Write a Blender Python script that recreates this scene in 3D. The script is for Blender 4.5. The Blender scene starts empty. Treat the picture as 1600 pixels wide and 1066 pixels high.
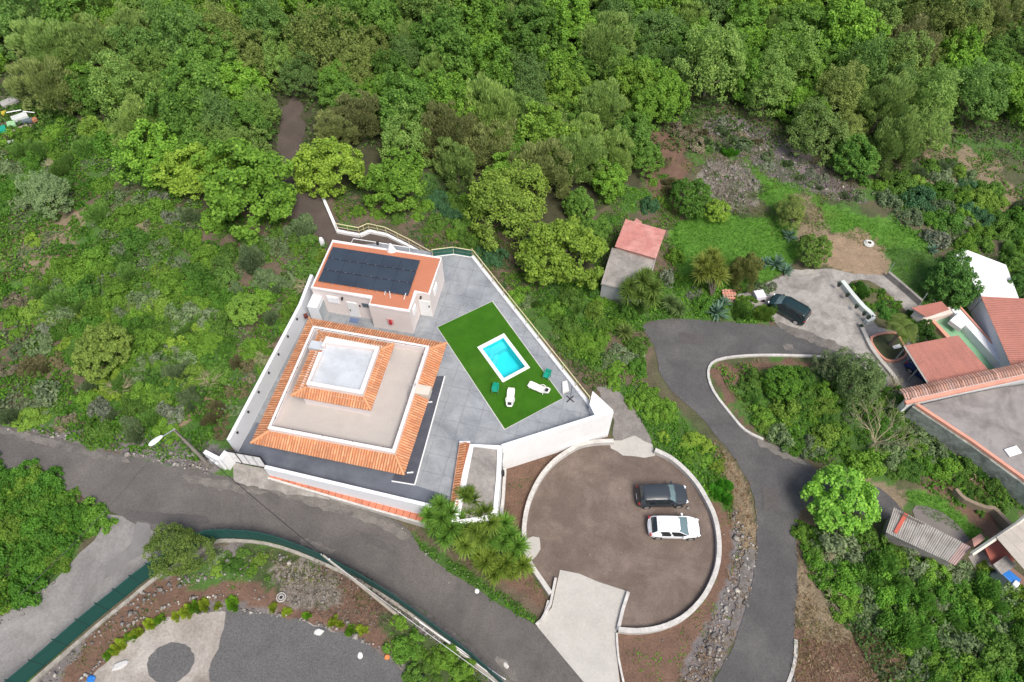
import bpy, bmesh, math, random
import numpy as np
from mathutils import Vector, Matrix
from mathutils.geometry import delaunay_2d_cdt
R = math.radians
random.seed(7)
rng = np.random.default_rng(7)
S = bpy.context.scene
COL = S.collection

# ------------------------------------------------------------------ camera
F, TH, HC = 1120.0, R(56.0), 56.4          # focal in photo pixels, pitch below horizon, height above the car park
cam = bpy.data.cameras.new('camera'); cam.sensor_fit = 'HORIZONTAL'; cam.sensor_width = 36
cam.lens = 36 * F / 1600; cam.clip_start = 0.5; cam.clip_end = 2500
co = bpy.data.objects.new('camera', cam); COL.objects.link(co)
co.location = (0, 0, HC); co.rotation_euler = (math.pi / 2 - TH, 0, 0); S.camera = co
# ------------------------------------------------------------------ light (high thin overcast, daylight)
SUN_EL, SUN_AZ = R(58), R(150)              # azimuth clockwise from +Y
w = bpy.data.worlds.new('World'); S.world = w; w.use_nodes = True
nt = w.node_tree; nt.nodes.clear()
sky = nt.nodes.new('ShaderNodeTexSky'); sky.sky_type = 'NISHITA'; sky.sun_disc = False
sky.sun_elevation = SUN_EL; sky.sun_rotation = SUN_AZ; sky.dust_density = 4.0; sky.air_density = 1.0; sky.ozone_density = 0.6
bg = nt.nodes.new('ShaderNodeBackground'); bg.inputs['Strength'].default_value = 0.13
wo = nt.nodes.new('ShaderNodeOutputWorld')
nt.links.new(sky.outputs[0], bg.inputs[0]); nt.links.new(bg.outputs[0], wo.inputs[0])
sl = bpy.data.lights.new('sun', 'SUN'); sl.energy = 2.5; sl.angle = R(22); sl.color = (1, .965, .9)
so = bpy.data.objects.new('sun', sl); COL.objects.link(so)
sd = Vector((math.sin(SUN_AZ) * math.cos(SUN_EL), math.cos(SUN_AZ) * math.cos(SUN_EL), math.sin(SUN_EL)))
so.rotation_euler = (-sd).to_track_quat('-Z', 'Y').to_euler(); so.location = (0, 0, 200)
S.view_settings.view_transform = 'Standard'; S.view_settings.look = 'None'; S.view_settings.gamma = 1
S.view_settings.use_curve_mapping = False; S.view_settings.exposure = 0.4
S.cycles.max_bounces = 6; S.cycles.transparent_max_bounces = 8; S.cycles.diffuse_bounces = 3

# ------------------------------------------------------------------ measuring: photo pixel -> point at a given height
ST, CT = math.sin(TH), math.cos(TH)
def P(px, py, z=0.0):
    x = (px - 800) / F; y = (py - 533) / F
    k = (HC - z) / (ST + y * CT)
    return (x * k, (CT - y * ST) * k)
def vnoise(x, y, s, seed=0):
    x = np.asarray(x, float) / s + seed * 17.3; y = np.asarray(y, float) / s + seed * 9.1
    xi = np.floor(x); yi = np.floor(y); fx = x - xi; fy = y - yi
    fx = fx * fx * (3 - 2 * fx); fy = fy * fy * (3 - 2 * fy)
    def h(a, b):
        v = np.sin(a * 127.1 + b * 311.7 + seed * 74.7) * 43758.5453
        return v - np.floor(v)
    return (h(xi, yi) * (1 - fx) + h(xi + 1, yi) * fx) * (1 - fy) + (h(xi, yi + 1) * (1 - fx) + h(xi + 1, yi + 1) * fx) * fy
def H(x, y):                                # the lie of the land
    x = np.asarray(x, float); y = np.asarray(y, float)
    t = np.clip(-x, 0, None)
    z = np.where(t < 22, 0.15 * t, 3.3 + 0.05 * (t - 22))
    t2 = np.clip((y - 62) / 30, 0, 1); t2 = t2 * t2 * (3 - 2 * t2)
    z = z + t2 * (vnoise(x, y, 14, 3) * 2.2 - 0.6 + np.clip(y - 75, 0, 300) * 0.06)
    e = np.clip(0.5 - np.abs(t - 0.0), 0, .5)   # soften the change of slope at x = 0
    return z + e * e * 0.05
def h1(x, y): return float(H(x, y))
def PH(px, py, dz=0.0):
    z = 0.0
    for _ in range(12):
        x, y = P(px, py, z + dz); z = h1(x, y)
    return (x, y, z + dz)
def PX(pts, z=0.0): return [P(a, b, z) for a, b in pts]
def PT(pts, dz=0.0): return [PH(a, b, dz)[:2] for a, b in pts]
def smooth(pts, n=4, closed=False):
    out = []; m = len(pts)
    rg = range(m) if closed else range(m - 1)
    for i in rg:
        g = lambda j: pts[j % m] if closed else pts[max(0, min(m - 1, j))]
        p0, p1, p2, p3 = g(i - 1), g(i), g(i + 1), g(i + 2)
        for k in range(n):
            t = k / n
            out.append(tuple(0.5 * (2 * p1[c] + (p2[c] - p0[c]) * t + (2 * p0[c] - 5 * p1[c] + 4 * p2[c] - p3[c]) * t * t + (-p0[c] + 3 * p1[c] - 3 * p2[c] + p3[c]) * t ** 3) for c in range(len(p1))))
    if not closed: out.append(tuple(pts[-1]))
    return out
def inside(x, y, poly):
    x = np.asarray(x, float); y = np.asarray(y, float); r = np.zeros(x.shape, bool); n = len(poly); j = n - 1
    for i in range(n):
        xi, yi = poly[i][0], poly[i][1]; xj, yj = poly[j][0], poly[j][1]
        if yi != yj:
            r ^= ((yi > y) != (yj > y)) & (x < (xj - xi) * (y - yi) / (yj - yi) + xi)
        j = i
    return r
def rag(poly, amp=0.12, step=0.6, closed=True):
    out = []; n = len(poly)
    for i in range(n if closed else n - 1):
        a = poly[i]; b = poly[(i + 1) % n]; L = math.hypot(b[0] - a[0], b[1] - a[1]); k = max(1, int(L / step))
        for q in range(k):
            t = q / k; out.append((a[0] + (b[0] - a[0]) * t + random.uniform(-amp, amp), a[1] + (b[1] - a[1]) * t + random.uniform(-amp, amp)))
    return out

# ------------------------------------------------------------------ materials
MATS = {}
def mat(name, col, rough=.8, var=.12, scale=1.5, fine=18., fvar=.1, bump=0., bscale=30., metal=0., attr=None, stain=None, stain_scale=.35, stain_amt=.5, spec=.5):
    if name in MATS: return MATS[name]
    m = bpy.data.materials.new(name); m.use_nodes = True; n = m.node_tree.nodes; l = m.node_tree.links
    b = n['Principled BSDF']; b.inputs['Roughness'].default_value = rough; b.inputs['Metallic'].default_value = metal
    b.inputs['Specular IOR Level'].default_value = spec
    tc = n.new('ShaderNodeTexCoord'); geo = n.new('ShaderNodeNewGeometry')
    def noise(sc, det=4, ro=.6, d=0.):
        t = n.new('ShaderNodeTexNoise'); t.inputs['Scale'].default_value = sc; t.inputs['Detail'].default_value = det
        t.inputs['Roughness'].default_value = ro; t.inputs['Distortion'].default_value = d; l.new(geo.outputs['Position'], t.inputs['Vector']); return t
    def mix(a, bb, f, mode='MIX'):
        x = n.new('ShaderNodeMix'); x.data_type = 'RGBA'; x.blend_type = mode
        if isinstance(f, float): x.inputs[0].default_value = f
        else: l.new(f, x.inputs[0])
        for v, i in ((a, 6), (bb, 7)):
            if isinstance(v, tuple): x.inputs[i].default_value = (*v[:3], 1)
            else: l.new(v, x.inputs[i])
        return x.outputs[2]
    def rampf(sock, lo, hi, a=0., bb=1.):
        r = n.new('ShaderNodeMapRange'); l.new(sock, r.inputs[0]); r.inputs[1].default_value = lo; r.inputs[2].default_value = hi
        r.inputs[3].default_value = a; r.inputs[4].default_value = bb; return r.outputs[0]
    c = col if attr is None else None
    if attr:
        at = n.new('ShaderNodeAttribute'); at.attribute_name = attr; cs = at.outputs['Color']
    else: cs = tuple(col)
    if stain is not None:
        cs = mix(cs, tuple(stain), rampf(noise(stain_scale, 8, .68, .6).outputs[0], .44, .66, 0., stain_amt))
    big = rampf(noise(1 / scale, 5).outputs[0], .3, .7, 1 - var, 1 + var)
    fi = rampf(noise(fine, 3, .7).outputs[0], .3, .7, 1 - fvar, 1 + fvar)
    mu = n.new('ShaderNodeMath'); mu.operation = 'MULTIPLY'; l.new(big, mu.inputs[0]); l.new(fi, mu.inputs[1])
    vm = n.new('ShaderNodeVectorMath'); vm.operation = 'SCALE'
    if isinstance(cs, tuple): vm.inputs[0].default_value = cs[:3]
    else: l.new(cs, vm.inputs[0])
    l.new(mu.outputs[0], vm.inputs['Scale']); l.new(vm.outputs[0], b.inputs['Base Color'])
    if bump:
        bp = n.new('ShaderNodeBump'); bp.inputs['Strength'].default_value = min(1., bump); bp.inputs['Distance'].default_value = .05
        l.new(noise(bscale * .2, 8, .75).outputs[0], bp.inputs['Height']); l.new(bp.outputs[0], b.inputs['Normal'])
    MATS[name] = m; return m
def leafmat(name, twig=False, trans=.42):
    m = bpy.data.materials.new(name); m.use_nodes = True; n = m.node_tree.nodes; l = m.node_tree.links
    b = n['Principled BSDF']; b.inputs['Roughness'].default_value = .6; b.inputs['Specular IOR Level'].default_value = .22
    oi = n.new('ShaderNodeObjectInfo'); at = n.new('ShaderNodeAttribute'); at.attribute_name = 'var'
    r1 = n.new('ShaderNodeMapRange'); l.new(at.outputs['Fac'], r1.inputs[0]); r1.inputs[3].default_value = .55; r1.inputs[4].default_value = 1.5
    vm = n.new('ShaderNodeVectorMath'); vm.operation = 'SCALE'; l.new(oi.outputs['Color'], vm.inputs[0]); l.new(r1.outputs[0], vm.inputs['Scale'])
    hs = n.new('ShaderNodeHueSaturation'); l.new(vm.outputs[0], hs.inputs['Color'])
    r2 = n.new('ShaderNodeMapRange'); l.new(at.outputs['Fac'], r2.inputs[0]); r2.inputs[3].default_value = .515; r2.inputs[4].default_value = .485
    l.new(r2.outputs[0], hs.inputs['Hue']); l.new(hs.outputs[0], b.inputs['Base Color'])
    tr = n.new('ShaderNodeBsdfTranslucent'); l.new(hs.outputs[0], tr.inputs[0])
    mx = n.new('ShaderNodeMixShader'); mx.inputs[0].default_value = trans
    l.new(b.outputs[0], mx.inputs[1]); l.new(tr.outputs[0], mx.inputs[2]); l.new(mx.outputs[0], n['Material Output'].inputs[0])
    return m
LEAF = leafmat('leaf')
def leafmat_attr(name):                     # colour per leaf from the mesh (ground cover)
    m = leafmat(name); n = m.node_tree.nodes; l = m.node_tree.links
    at = n.new('ShaderNodeAttribute'); at.attribute_name = 'tint'
    for q in n:
        if q.bl_idname == 'ShaderNodeVectorMath': l.new(at.outputs['Color'], q.inputs[0])
    return m
LEAFC = leafmat_attr('ground_leaf')
white = mat('white_render', (.72, .735, .76), .85, .03, 3, 8, .03, stain=(.62, .63, .64), stain_scale=.5, stain_amt=.25)
bright = mat('white_paint', (.76, .765, .77), .8, .03, 3, stain=(.66, .65, .62), stain_scale=.7, stain_amt=.4)
pinkw = mat('blush_render', (.70, .625, .60), .85, .03, 3, stain=(.68, .61, .59), stain_amt=.35)
paleg = mat('pale_grey_floor', (.47, .50, .53), .75, .08, 1.5, stain=(.36, .38, .40), stain_scale=.9, stain_amt=.6)
beige = mat('beige_floor', (.42, .385, .355), .8, .05, 2.5, stain=(.35, .32, .30), stain_scale=.4, stain_amt=.5)
pave = mat('grey_paver', (.275, .29, .305), .6, .12, 1.2, 7, .1, stain=(.165, .18, .20), stain_scale=.4, stain_amt=.8)
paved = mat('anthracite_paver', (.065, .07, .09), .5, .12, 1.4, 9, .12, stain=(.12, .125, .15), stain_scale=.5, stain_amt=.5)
pavem = mat('darker_paver', (.13, .145, .175), .5, .12, 1.6, 9, .1, stain=(.075, .085, .11), stain_scale=.3, stain_amt=.7)
joint = mat('dark_joint', (.195, .205, .215), .9)
orange = mat('terracotta_tile', (.66, .27, .115), .8, .10, 1, attr='tcol')
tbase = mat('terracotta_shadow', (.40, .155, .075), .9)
ridge = mat('ridge_tile', (.58, .28, .14), .8, .12, .3)
membr = mat('terracotta_membrane', (.45, .168, .09), .75, .05, 2.5, stain=(.47, .17, .09), stain_scale=.5, stain_amt=.5)
redroof = mat('red_roof', (.40, .165, .125), .8, .08, 1.5, stain=(.30, .13, .10), stain_scale=.7, stain_amt=.6)
pinkroof = mat('pink_corrugated', (.44, .185, .16), .75, .14, .6, stain=(.52, .29, .25), stain_scale=.5, stain_amt=.7)
asph = mat('asphalt', (.092, .084, .079), .92, .14, 2.5, 9, .25, .6, 60, stain=(.135, .122, .112), stain_scale=.16, stain_amt=.8)
asph2 = mat('asphalt_dark', (.077, .074, .074), .92, .14, 2.5, 9, .25, .6, 60, stain=(.112, .106, .102), stain_scale=.2, stain_amt=.8)
conc = mat('concrete', (.32, .30, .275), .9, .16, .9, 6, .15, .5, 30, stain=(.17, .155, .14), stain_scale=.5, stain_amt=.9)
conc2 = mat('track_concrete', (.235, .225, .215), .92, .12, 1.8, 5, .15, .6, 40, stain=(.16, .153, .148), stain_scale=.25, stain_amt=.9)
concn = mat('cream_concrete', (.42, .40, .365), .9, .08, 1.5, 6, .08, .3, 30, stain=(.38, .36, .32), stain_scale=.4, stain_amt=.6)
concd = mat('weathered_concrete', (.30, .275, .25), .92, .15, 1.2, 6, .15, .5, 30, stain=(.15, .14, .13), stain_scale=.5, stain_amt=.8)
gravel = mat('brown_gravel', (.128, .096, .077), .95, .16, 2.2, 12, .2, .7, 70, stain=(.20, .155, .13), stain_scale=.35, stain_amt=.75)
dgrav = mat('dark_gravel', (.105, .103, .102), .95, .1, 1.5, 9, .35, .9, 80)
ringw = mat('weathered_white', (.50, .48, .45), .9, .12, .8, 6, .15, .3, stain=(.38, .36, .33), stain_scale=1.2, stain_amt=.7)
pathm = mat('cinder_path', (.075, .058, .048), .95, .12, 2.5, 6, .15, .6, 50, stain=(.105, .083, .07), stain_scale=.3, stain_amt=.6)
turf = mat('artificial_turf', (.036, .122, .009), 1., .12, 1.2, 25, .3, .6, 150, spec=.08, stain=(.055, .145, .016), stain_scale=.5, stain_amt=.6)
bluep = mat('pool_liner', (.07, .66, .70), .4, .03, 2)
greenp = mat('pool_green', (.23, .42, .25), .35, .05, 2, stain=(.17, .35, .21), stain_amt=.5)
cream = mat('coping', (.78, .77, .70), .7, .04, 1)
panelm = mat('solar_cell', (.036, .048, .066), .28, .15, 1.5, 6, .05, spec=.6)
alum = mat('aluminium', (.6, .61, .62), .35, .05, 1, metal=.8)
darkm = mat('black_metal', (.02, .02, .022), .5)
woodp = mat('pole_wood', (.30, .27, .23), .9, .15, .6, stain=(.2, .18, .15))
railm = mat('cream_rail', (.62, .55, .33), .6)
gmesh = mat('green_screen', (.004, .062, .052), .75, .08, 1.2, 20, .1)
gmesh2 = mat('green_mesh', (.02, .10, .07), .85, .2, .6)
salmon = mat('salmon_kerb', (.60, .28, .20), .8, .1, 1)
redbrick = mat('red_ledge', (.47, .17, .10), .8, .12, .5, attr='tcol')
whitepl = mat('white_plastic', (.85, .84, .76), .4, .02, 1)
greenpl = mat('green_plastic', (.01, .30, .20), .4, .05, 1)
redp = mat('red_paint', (.45, .02, .03), .4)
bluepl = mat('blue_plastic', (.02, .16, .5), .4)
orangepl = mat('orange_plastic', (.6, .2, .06), .5)
yellowpl = mat('yellow_plastic', (.5, .4, .04), .5)
bark = mat('bark', (.17, .14, .11), .95, .2, .3)
palebark = mat('pale_bark', (.33, .29, .18), .95, .15, .3)
stonem = mat('lava_stone', (.20, .185, .175), .95, .35, .4, 5, .25, attr='tcol')
fibro = mat('fibre_cement', (.40, .38, .35), .9, .12, .5, stain=(.24, .21, .18), stain_scale=.8, stain_amt=.8)
rubber = mat('tyre_rubber', (.015, .015, .016), .8)
blackp = mat('black_car_paint', (.035, .042, .05), .36, .02, 1, spec=.6)
whitep = mat('white_car_paint', (.82, .83, .84), .3, .01, 1)
greencar = mat('dark_green_car_paint', (.012, .03, .032), .22, .02, 1, spec=.6)
bluecar = mat('blue_car_paint', (.01, .03, .14), .25, .02, 1)
glassd = mat('tinted_glass', (.015, .02, .022), .08, .01, 1, spec=.8)
glassl = mat('windscreen_glass', (.13, .19, .20), .12, .02, 1, spec=.9)
lampw = mat('lamp_cover', (.80, .82, .84), .35, .01, 1)
tailr = mat('tail_light_red', (.35, .015, .02), .3)
pavgl = mat('window_glass', (.10, .13, .15), .1, .02, 1, spec=.8)
def water_mat():
    m = bpy.data.materials.new('pool_water'); m.use_nodes = True; n = m.node_tree.nodes; l = m.node_tree.links
    for q in list(n):
        if q.bl_idname == 'ShaderNodeBsdfPrincipled': n.remove(q)
    t = n.new('ShaderNodeBsdfTransparent'); t.inputs[0].default_value = (.60, .98, 1.0, 1)
    g = n.new('ShaderNodeBsdfGlossy'); g.inputs['Roughness'].default_value = .06
    fr = n.new('ShaderNodeFresnel'); fr.inputs[0].default_value = 1.33
    tx = n.new('ShaderNodeTexNoise'); tx.inputs['Scale'].default_value = 3; bp = n.new('ShaderNodeBump'); bp.inputs['Strength'].default_value = .15
    l.new(tx.outputs[0], bp.inputs['Height']); l.new(bp.outputs[0], g.inputs['Normal']); l.new(bp.outputs[0], fr.inputs['Normal'])
    mx = n.new('ShaderNodeMixShader'); l.new(fr.outputs[0], mx.inputs[0]); l.new(t.outputs[0], mx.inputs[1]); l.new(g.outputs[0], mx.inputs[2])
    l.new(mx.outputs[0], n['Material Output'].inputs[0]); return m
waterm = water_mat()

# ------------------------------------------------------------------ object helpers
def worg(o):
    v = Vector((0, 0, 0))
    while o is not None: v = v + Vector(o.location); o = o.parent
    return v
def setp(o, label=None, cat=None, group=None, kind=None):
    if label: o['label'] = label
    if cat: o['category'] = cat
    if group: o['group'] = group
    if kind: o['kind'] = kind
    return o
def thing(name, label, cat, loc=(0, 0, 0), group=None, rz=0.):
    o = bpy.data.objects.new(name, None); COL.objects.link(o); o.location = loc; o.rotation_euler = (0, 0, rz); o.empty_display_size = .3
    return setp(o, label, cat, group)
def npmesh(name, V, Fc, mats, smooth_=False, attrs=None, midx=None):
    V = np.asarray(V, np.float32).reshape(-1, 3); me = bpy.data.meshes.new(name)
    if isinstance(Fc, np.ndarray):
        k = Fc.shape[1]; me.vertices.add(len(V)); me.vertices.foreach_set('co', V.ravel())
        me.loops.add(Fc.size); me.polygons.add(len(Fc)); me.loops.foreach_set('vertex_index', Fc.ravel().astype(np.int32))
        me.polygons.foreach_set('loop_start', np.arange(0, Fc.size, k, dtype=np.int32)); me.polygons.foreach_set('loop_total', np.full(len(Fc), k, np.int32))
        me.update(calc_edges=True)
    else: me.from_pydata([tuple(map(float, v)) for v in V], [], Fc); me.update()
    for m in (mats if isinstance(mats, (list, tuple)) else [mats]): me.materials.append(m)
    if attrs:
        for an, (ty, dom, dat) in attrs.items():
            a = me.attributes.new(an, ty, dom); dat = np.asarray(dat, np.float32)
            a.data.foreach_set('color' if 'COLOR' in ty else 'value', dat.ravel())
    if midx is not None: me.polygons.foreach_set('material_index', np.asarray(midx, np.int32))
    if smooth_: me.polygons.foreach_set('use_smooth', np.ones(len(me.polygons), bool))
    return me
def link(name, me, parent=None, origin=None, shift=True):
    """place world-space mesh data: as a part (relative to its thing) or as a thing with its origin at its base"""
    o = bpy.data.objects.new(name, me)
    if parent is not None:
        if shift: me.transform(Matrix.Translation(-worg(parent)))
        o.parent = parent
    else:
        if origin is None:
            n = len(me.vertices); a = np.empty(n * 3, np.float32); me.vertices.foreach_get('co', a); a = a.reshape(-1, 3)
            origin = (float((a[:, 0].min() + a[:, 0].max()) / 2), float((a[:, 1].min() + a[:, 1].max()) / 2), float(a[:, 2].min()))
        me.transform(Matrix.Translation(-Vector(origin))); o.location = origin
    COL.objects.link(o); return o
class MB:
    def __init__(s): s.v = []; s.f = []; s.c = []
    def add(s, vs, fs, col=None):
        k = len(s.v); s.v += [tuple(v) for v in vs]; s.f += [tuple(i + k for i in f) for f in fs]
        s.c += [(*(col or (1, 1, 1)), 1)] * len(vs); return s
    def box(s, c, size, rz=0., col=None, rx=0., ry=0.):
        M = Matrix.Rotation(rz, 3, 'Z') @ Matrix.Rotation(ry, 3, 'Y') @ Matrix.Rotation(rx, 3, 'X'); vs = []
        for dz in (-.5, .5):
            for dx, dy in ((-.5, -.5), (.5, -.5), (.5, .5), (-.5, .5)):
                vs.append(Vector(c) + M @ Vector((dx * size[0], dy * size[1], dz * size[2])))
        return s.add(vs, [(3, 2, 1, 0), (4, 5, 6, 7), (0, 1, 5, 4), (1, 2, 6, 5), (2, 3, 7, 6), (3, 0, 4, 7)], col)
    def prism(s, poly, z0, z1, col=None):
        n = len(poly); a = sum(poly[i - 1][0] * poly[i][1] - poly[i][0] * poly[i - 1][1] for i in range(n))
        if a < 0: poly = poly[::-1]
        za = z0 if isinstance(z0, (list, tuple)) else [z0] * n; zb = z1 if isinstance(z1, (list, tuple)) else [z1] * n
        vs = [(x, y, za[i]) for i, (x, y) in enumerate(poly)] + [(x, y, zb[i]) for i, (x, y) in enumerate(poly)]
        return s.add(vs, [tuple(range(n))[::-1], tuple(range(n, 2 * n))] + [(i, (i + 1) % n, n + (i + 1) % n, n + i) for i in range(n)], col)
    def slopequad(s, p, thick, col=None):    # p: four 3D corners, counter-clockwise from above
        vs = [(x, y, z - thick) for x, y, z in p] + list(p)
        return s.add(vs, [(3, 2, 1, 0), (4, 5, 6, 7), (0, 1, 5, 4), (1, 2, 6, 5), (2, 3, 7, 6), (3, 0, 4, 7)], col)
    def tube(s, pts, r, n=6, col=None, r1=None):
        pts = [Vector(p) for p in pts]; m = len(pts); vs = []; fs = []
        for i, p in enumerate(pts):
            d = (pts[min(i + 1, m - 1)] - pts[max(i - 1, 0)]).normalized(); u = d.orthogonal().normalized() if abs(d.z) > .9 else d.cross(Vector((0, 0, 1))).normalized(); v = d.cross(u)
            rr = r if r1 is None else r + (r1 - r) * i / (m - 1)
            for k in range(n):
                a = 2 * math.pi * k / n; vs.append(p + (u * math.cos(a) + v * math.sin(a)) * rr)
        for i in range(m - 1):
            for k in range(n): fs.append((i * n + k, i * n + (k + 1) % n, (i + 1) * n + (k + 1) % n, (i + 1) * n + k))
        fs += [tuple(range(n))[::-1], tuple((m - 1) * n + k for k in range(n))]
        return s.add(vs, fs, col)
    def wall(s, pts, th, z0, z1, closed=False, col=None):    # a wall along a line; z0/z1 number or list
        n = len(pts); L = []; Rr = []
        for i in range(n):
            a = pts[(i - 1) % n] if (closed or i > 0) else pts[i]; b = pts[(i + 1) % n] if (closed or i < n - 1) else pts[i]
            dx, dy = b[0] - a[0], b[1] - a[1]; l = math.hypot(dx, dy) or 1; nx, ny = -dy / l, dx / l; k = 1.
            if a is not pts[i] and b is not pts[i]:
                e = (pts[i][0] - a[0], pts[i][1] - a[1]); el = math.hypot(*e) or 1; cs = abs((-e[1] / el) * nx + (e[0] / el) * ny); k = 1 / max(.5, cs)
            L.append((pts[i][0] + nx * th / 2 * k, pts[i][1] + ny * th / 2 * k)); Rr.append((pts[i][0] - nx * th / 2 * k, pts[i][1] - ny * th / 2 * k))
        za = z0 if isinstance(z0, (list, tuple)) else [z0] * n; zb = z1 if isinstance(z1, (list, tuple)) else [z1] * n
        vs = []
        for i in range(n): vs += [(*L[i], za[i]), (*Rr[i], za[i]), (*Rr[i], zb[i]), (*L[i], zb[i])]
        fs = []
        for i in range(n if closed else n - 1):
            a = i * 4; b = ((i + 1) % n) * 4
            for q in range(4): fs.append((a + q, b + q, b + (q + 1) % 4, a + (q + 1) % 4)[::-1])
        if not closed: fs += [(0, 1, 2, 3)[::-1], tuple((n - 1) * 4 + q for q in range(4))]
        return s.add(vs, fs, col)
    def mesh(s, name, m, sm=False):
        me = npmesh(name, s.v, s.f, m, sm)
        a = me.attributes.new('tcol', 'FLOAT_COLOR', 'POINT'); a.data.foreach_set('color', np.array(s.c, np.float32).ravel())
        bm = bmesh.new(); bm.from_mesh(me); bmesh.ops.recalc_face_normals(bm, faces=bm.faces); bm.to_mesh(me); bm.free()
        return me
    def put(s, name, m, parent=None, sm=False, **k):
        o = link(name, s.mesh(name, m, sm), parent); setp(o, **k); return o
def bev(o, wd=.02, seg=1):
    b = o.modifiers.new('bevel', 'BEVEL'); b.width = wd; b.segments = seg; b.limit_method = 'ANGLE'; return o
def cdt(outer, holes=(), interior=()):
    vs = [Vector(p[:2]) for p in outer]; ed = [(i, (i + 1) % len(outer)) for i in range(len(outer))]
    for h in holes:
        k = len(vs); vs += [Vector(p[:2]) for p in h]; ed += [(k + i, k + (i + 1) % len(h)) for i in range(len(h))]
    vs += [Vector(p) for p in interior]
    r = delaunay_2d_cdt(vs, ed, [], 0, 1e-5); V = np.array([tuple(v) for v in r[0]]); T = np.array([t for t in r[2] if len(t) == 3])
    if len(T) == 0: return V, []
    C = V[T].mean(axis=1); ok = inside(C[:, 0], C[:, 1], outer)
    for h in holes: ok &= ~inside(C[:, 0], C[:, 1], h)
    out = []
    for t in T[ok]:
        a, b, c = V[t]
        if (b[0] - a[0]) * (c[1] - a[1]) - (b[1] - a[1]) * (c[0] - a[0]) < 0: t = t[::-1]
        out.append(tuple(int(i) for i in t))
    if not out: return V, out
    used = sorted({i for t in out for i in t}); mp = {u: i for i, u in enumerate(used)}
    return V[used], [tuple(mp[i] for i in t) for t in out]
def sheet(name, poly, dz, m, step=1.5, holes=(), parent=None, zf=None, **k):     # a thin surface laid over the land
    xs = [p[0] for p in poly]; ys = [p[1] for p in poly]; gx, gy = np.meshgrid(np.arange(min(xs), max(xs), step), np.arange(min(ys), max(ys), step))
    ok = inside(gx, gy, poly); pts = list(zip(gx[ok].tolist(), gy[ok].tolist()))
    V, T = cdt(poly, holes, pts); zz = (H(V[:, 0], V[:, 1]) if zf is None else zf(V[:, 0], V[:, 1])) + dz
    o = link(name, npmesh(name, np.c_[V, zz], T, m, True), parent); return setp(o, **k)
def slab(name, outer, z0, z1, m, parent=None, holes=(), **k):
    V, T = cdt(outer, holes); n = len(V); cnt = {}
    for t in T:
        for a, b in ((t[0], t[1]), (t[1], t[2]), (t[2], t[0])): cnt[(a, b)] = 1
    bd = [(a, b) for (a, b) in cnt if (b, a) not in cnt]
    vs = np.r_[np.c_[V, np.full(n, z1)], np.c_[V, np.full(n, z0)]]
    fs = list(T) + [(b, a, a + n, b + n) for a, b in bd]
    me = npmesh(name, vs, fs, m); o = link(name, me, parent); return setp(o, **k)
def clip(poly, cell):
    out = list(poly)
    for i in range(len(cell)):
        a = cell[i]; b = cell[(i + 1) % len(cell)]; inn = lambda p: (b[0] - a[0]) * (p[1] - a[1]) - (b[1] - a[1]) * (p[0] - a[0]) >= 0
        res = []
        for j in range(len(out)):
            p, q = out[j - 1], out[j]; ip, iq = inn(p), inn(q)
            if ip != iq:
                d = (b[0] - a[0]) * (q[1] - p[1]) - (b[1] - a[1]) * (q[0] - p[0]); t = ((b[1] - a[1]) * (p[0] - a[0]) - (b[0] - a[0]) * (p[1] - a[1])) / d if abs(d) > 1e-12 else 0
                res.append((p[0] + (q[0] - p[0]) * t, p[1] + (q[1] - p[1]) * t))
            if iq: res.append(q)
        out = res
        if len(out) < 3: return []
    return out
def inset(poly, d):
    n = len(poly); a = sum(poly[i - 1][0] * poly[i][1] - poly[i][0] * poly[i - 1][1] for i in range(n)); s = 1 if a > 0 else -1; out = []
    for i in range(n):
        p0, p1, p2 = Vector(poly[i - 1]), Vector(poly[i]), Vector(poly[(i + 1) % n]); e1 = (p1 - p0).normalized(); e2 = (p2 - p1).normalized()
        n1 = Vector((-e1.y, e1.x)) * s; n2 = Vector((-e2.y, e2.x)) * s; k = n1 + n2; k = k / max(.3, k.dot(n1)); out.append(tuple(p1 + k * d))
    return out
def lerp(a, b, t): return tuple(a[i] + (b[i] - a[i]) * t for i in range(len(a)))
def squarish(pp):                            # best parallelogram through four measured corners
    c = [sum(p[i] for p in pp) / 4 for i in (0, 1)]
    u = [((pp[1][i] - pp[0][i]) + (pp[2][i] - pp[3][i])) / 4 for i in (0, 1)]; v = [((pp[3][i] - pp[0][i]) + (pp[2][i] - pp[1][i])) / 4 for i in (0, 1)]
    U = Vector(u); Vv = Vector(v); ln = Vv.length; nv = Vector((-U.y, U.x)).normalized()
    if nv.dot(Vv) < 0: nv = -nv
    mid = ((Vv.normalized() + nv) / 2).normalized(); Vv = mid * ln; un = Vector((mid.y, -mid.x))
    if un.dot(U) < 0: un = -un
    U = un * U.length; c = Vector(c); return [tuple(c - U - Vv), tuple(c + U - Vv), tuple(c + U + Vv), tuple(c - U + Vv)]
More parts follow.
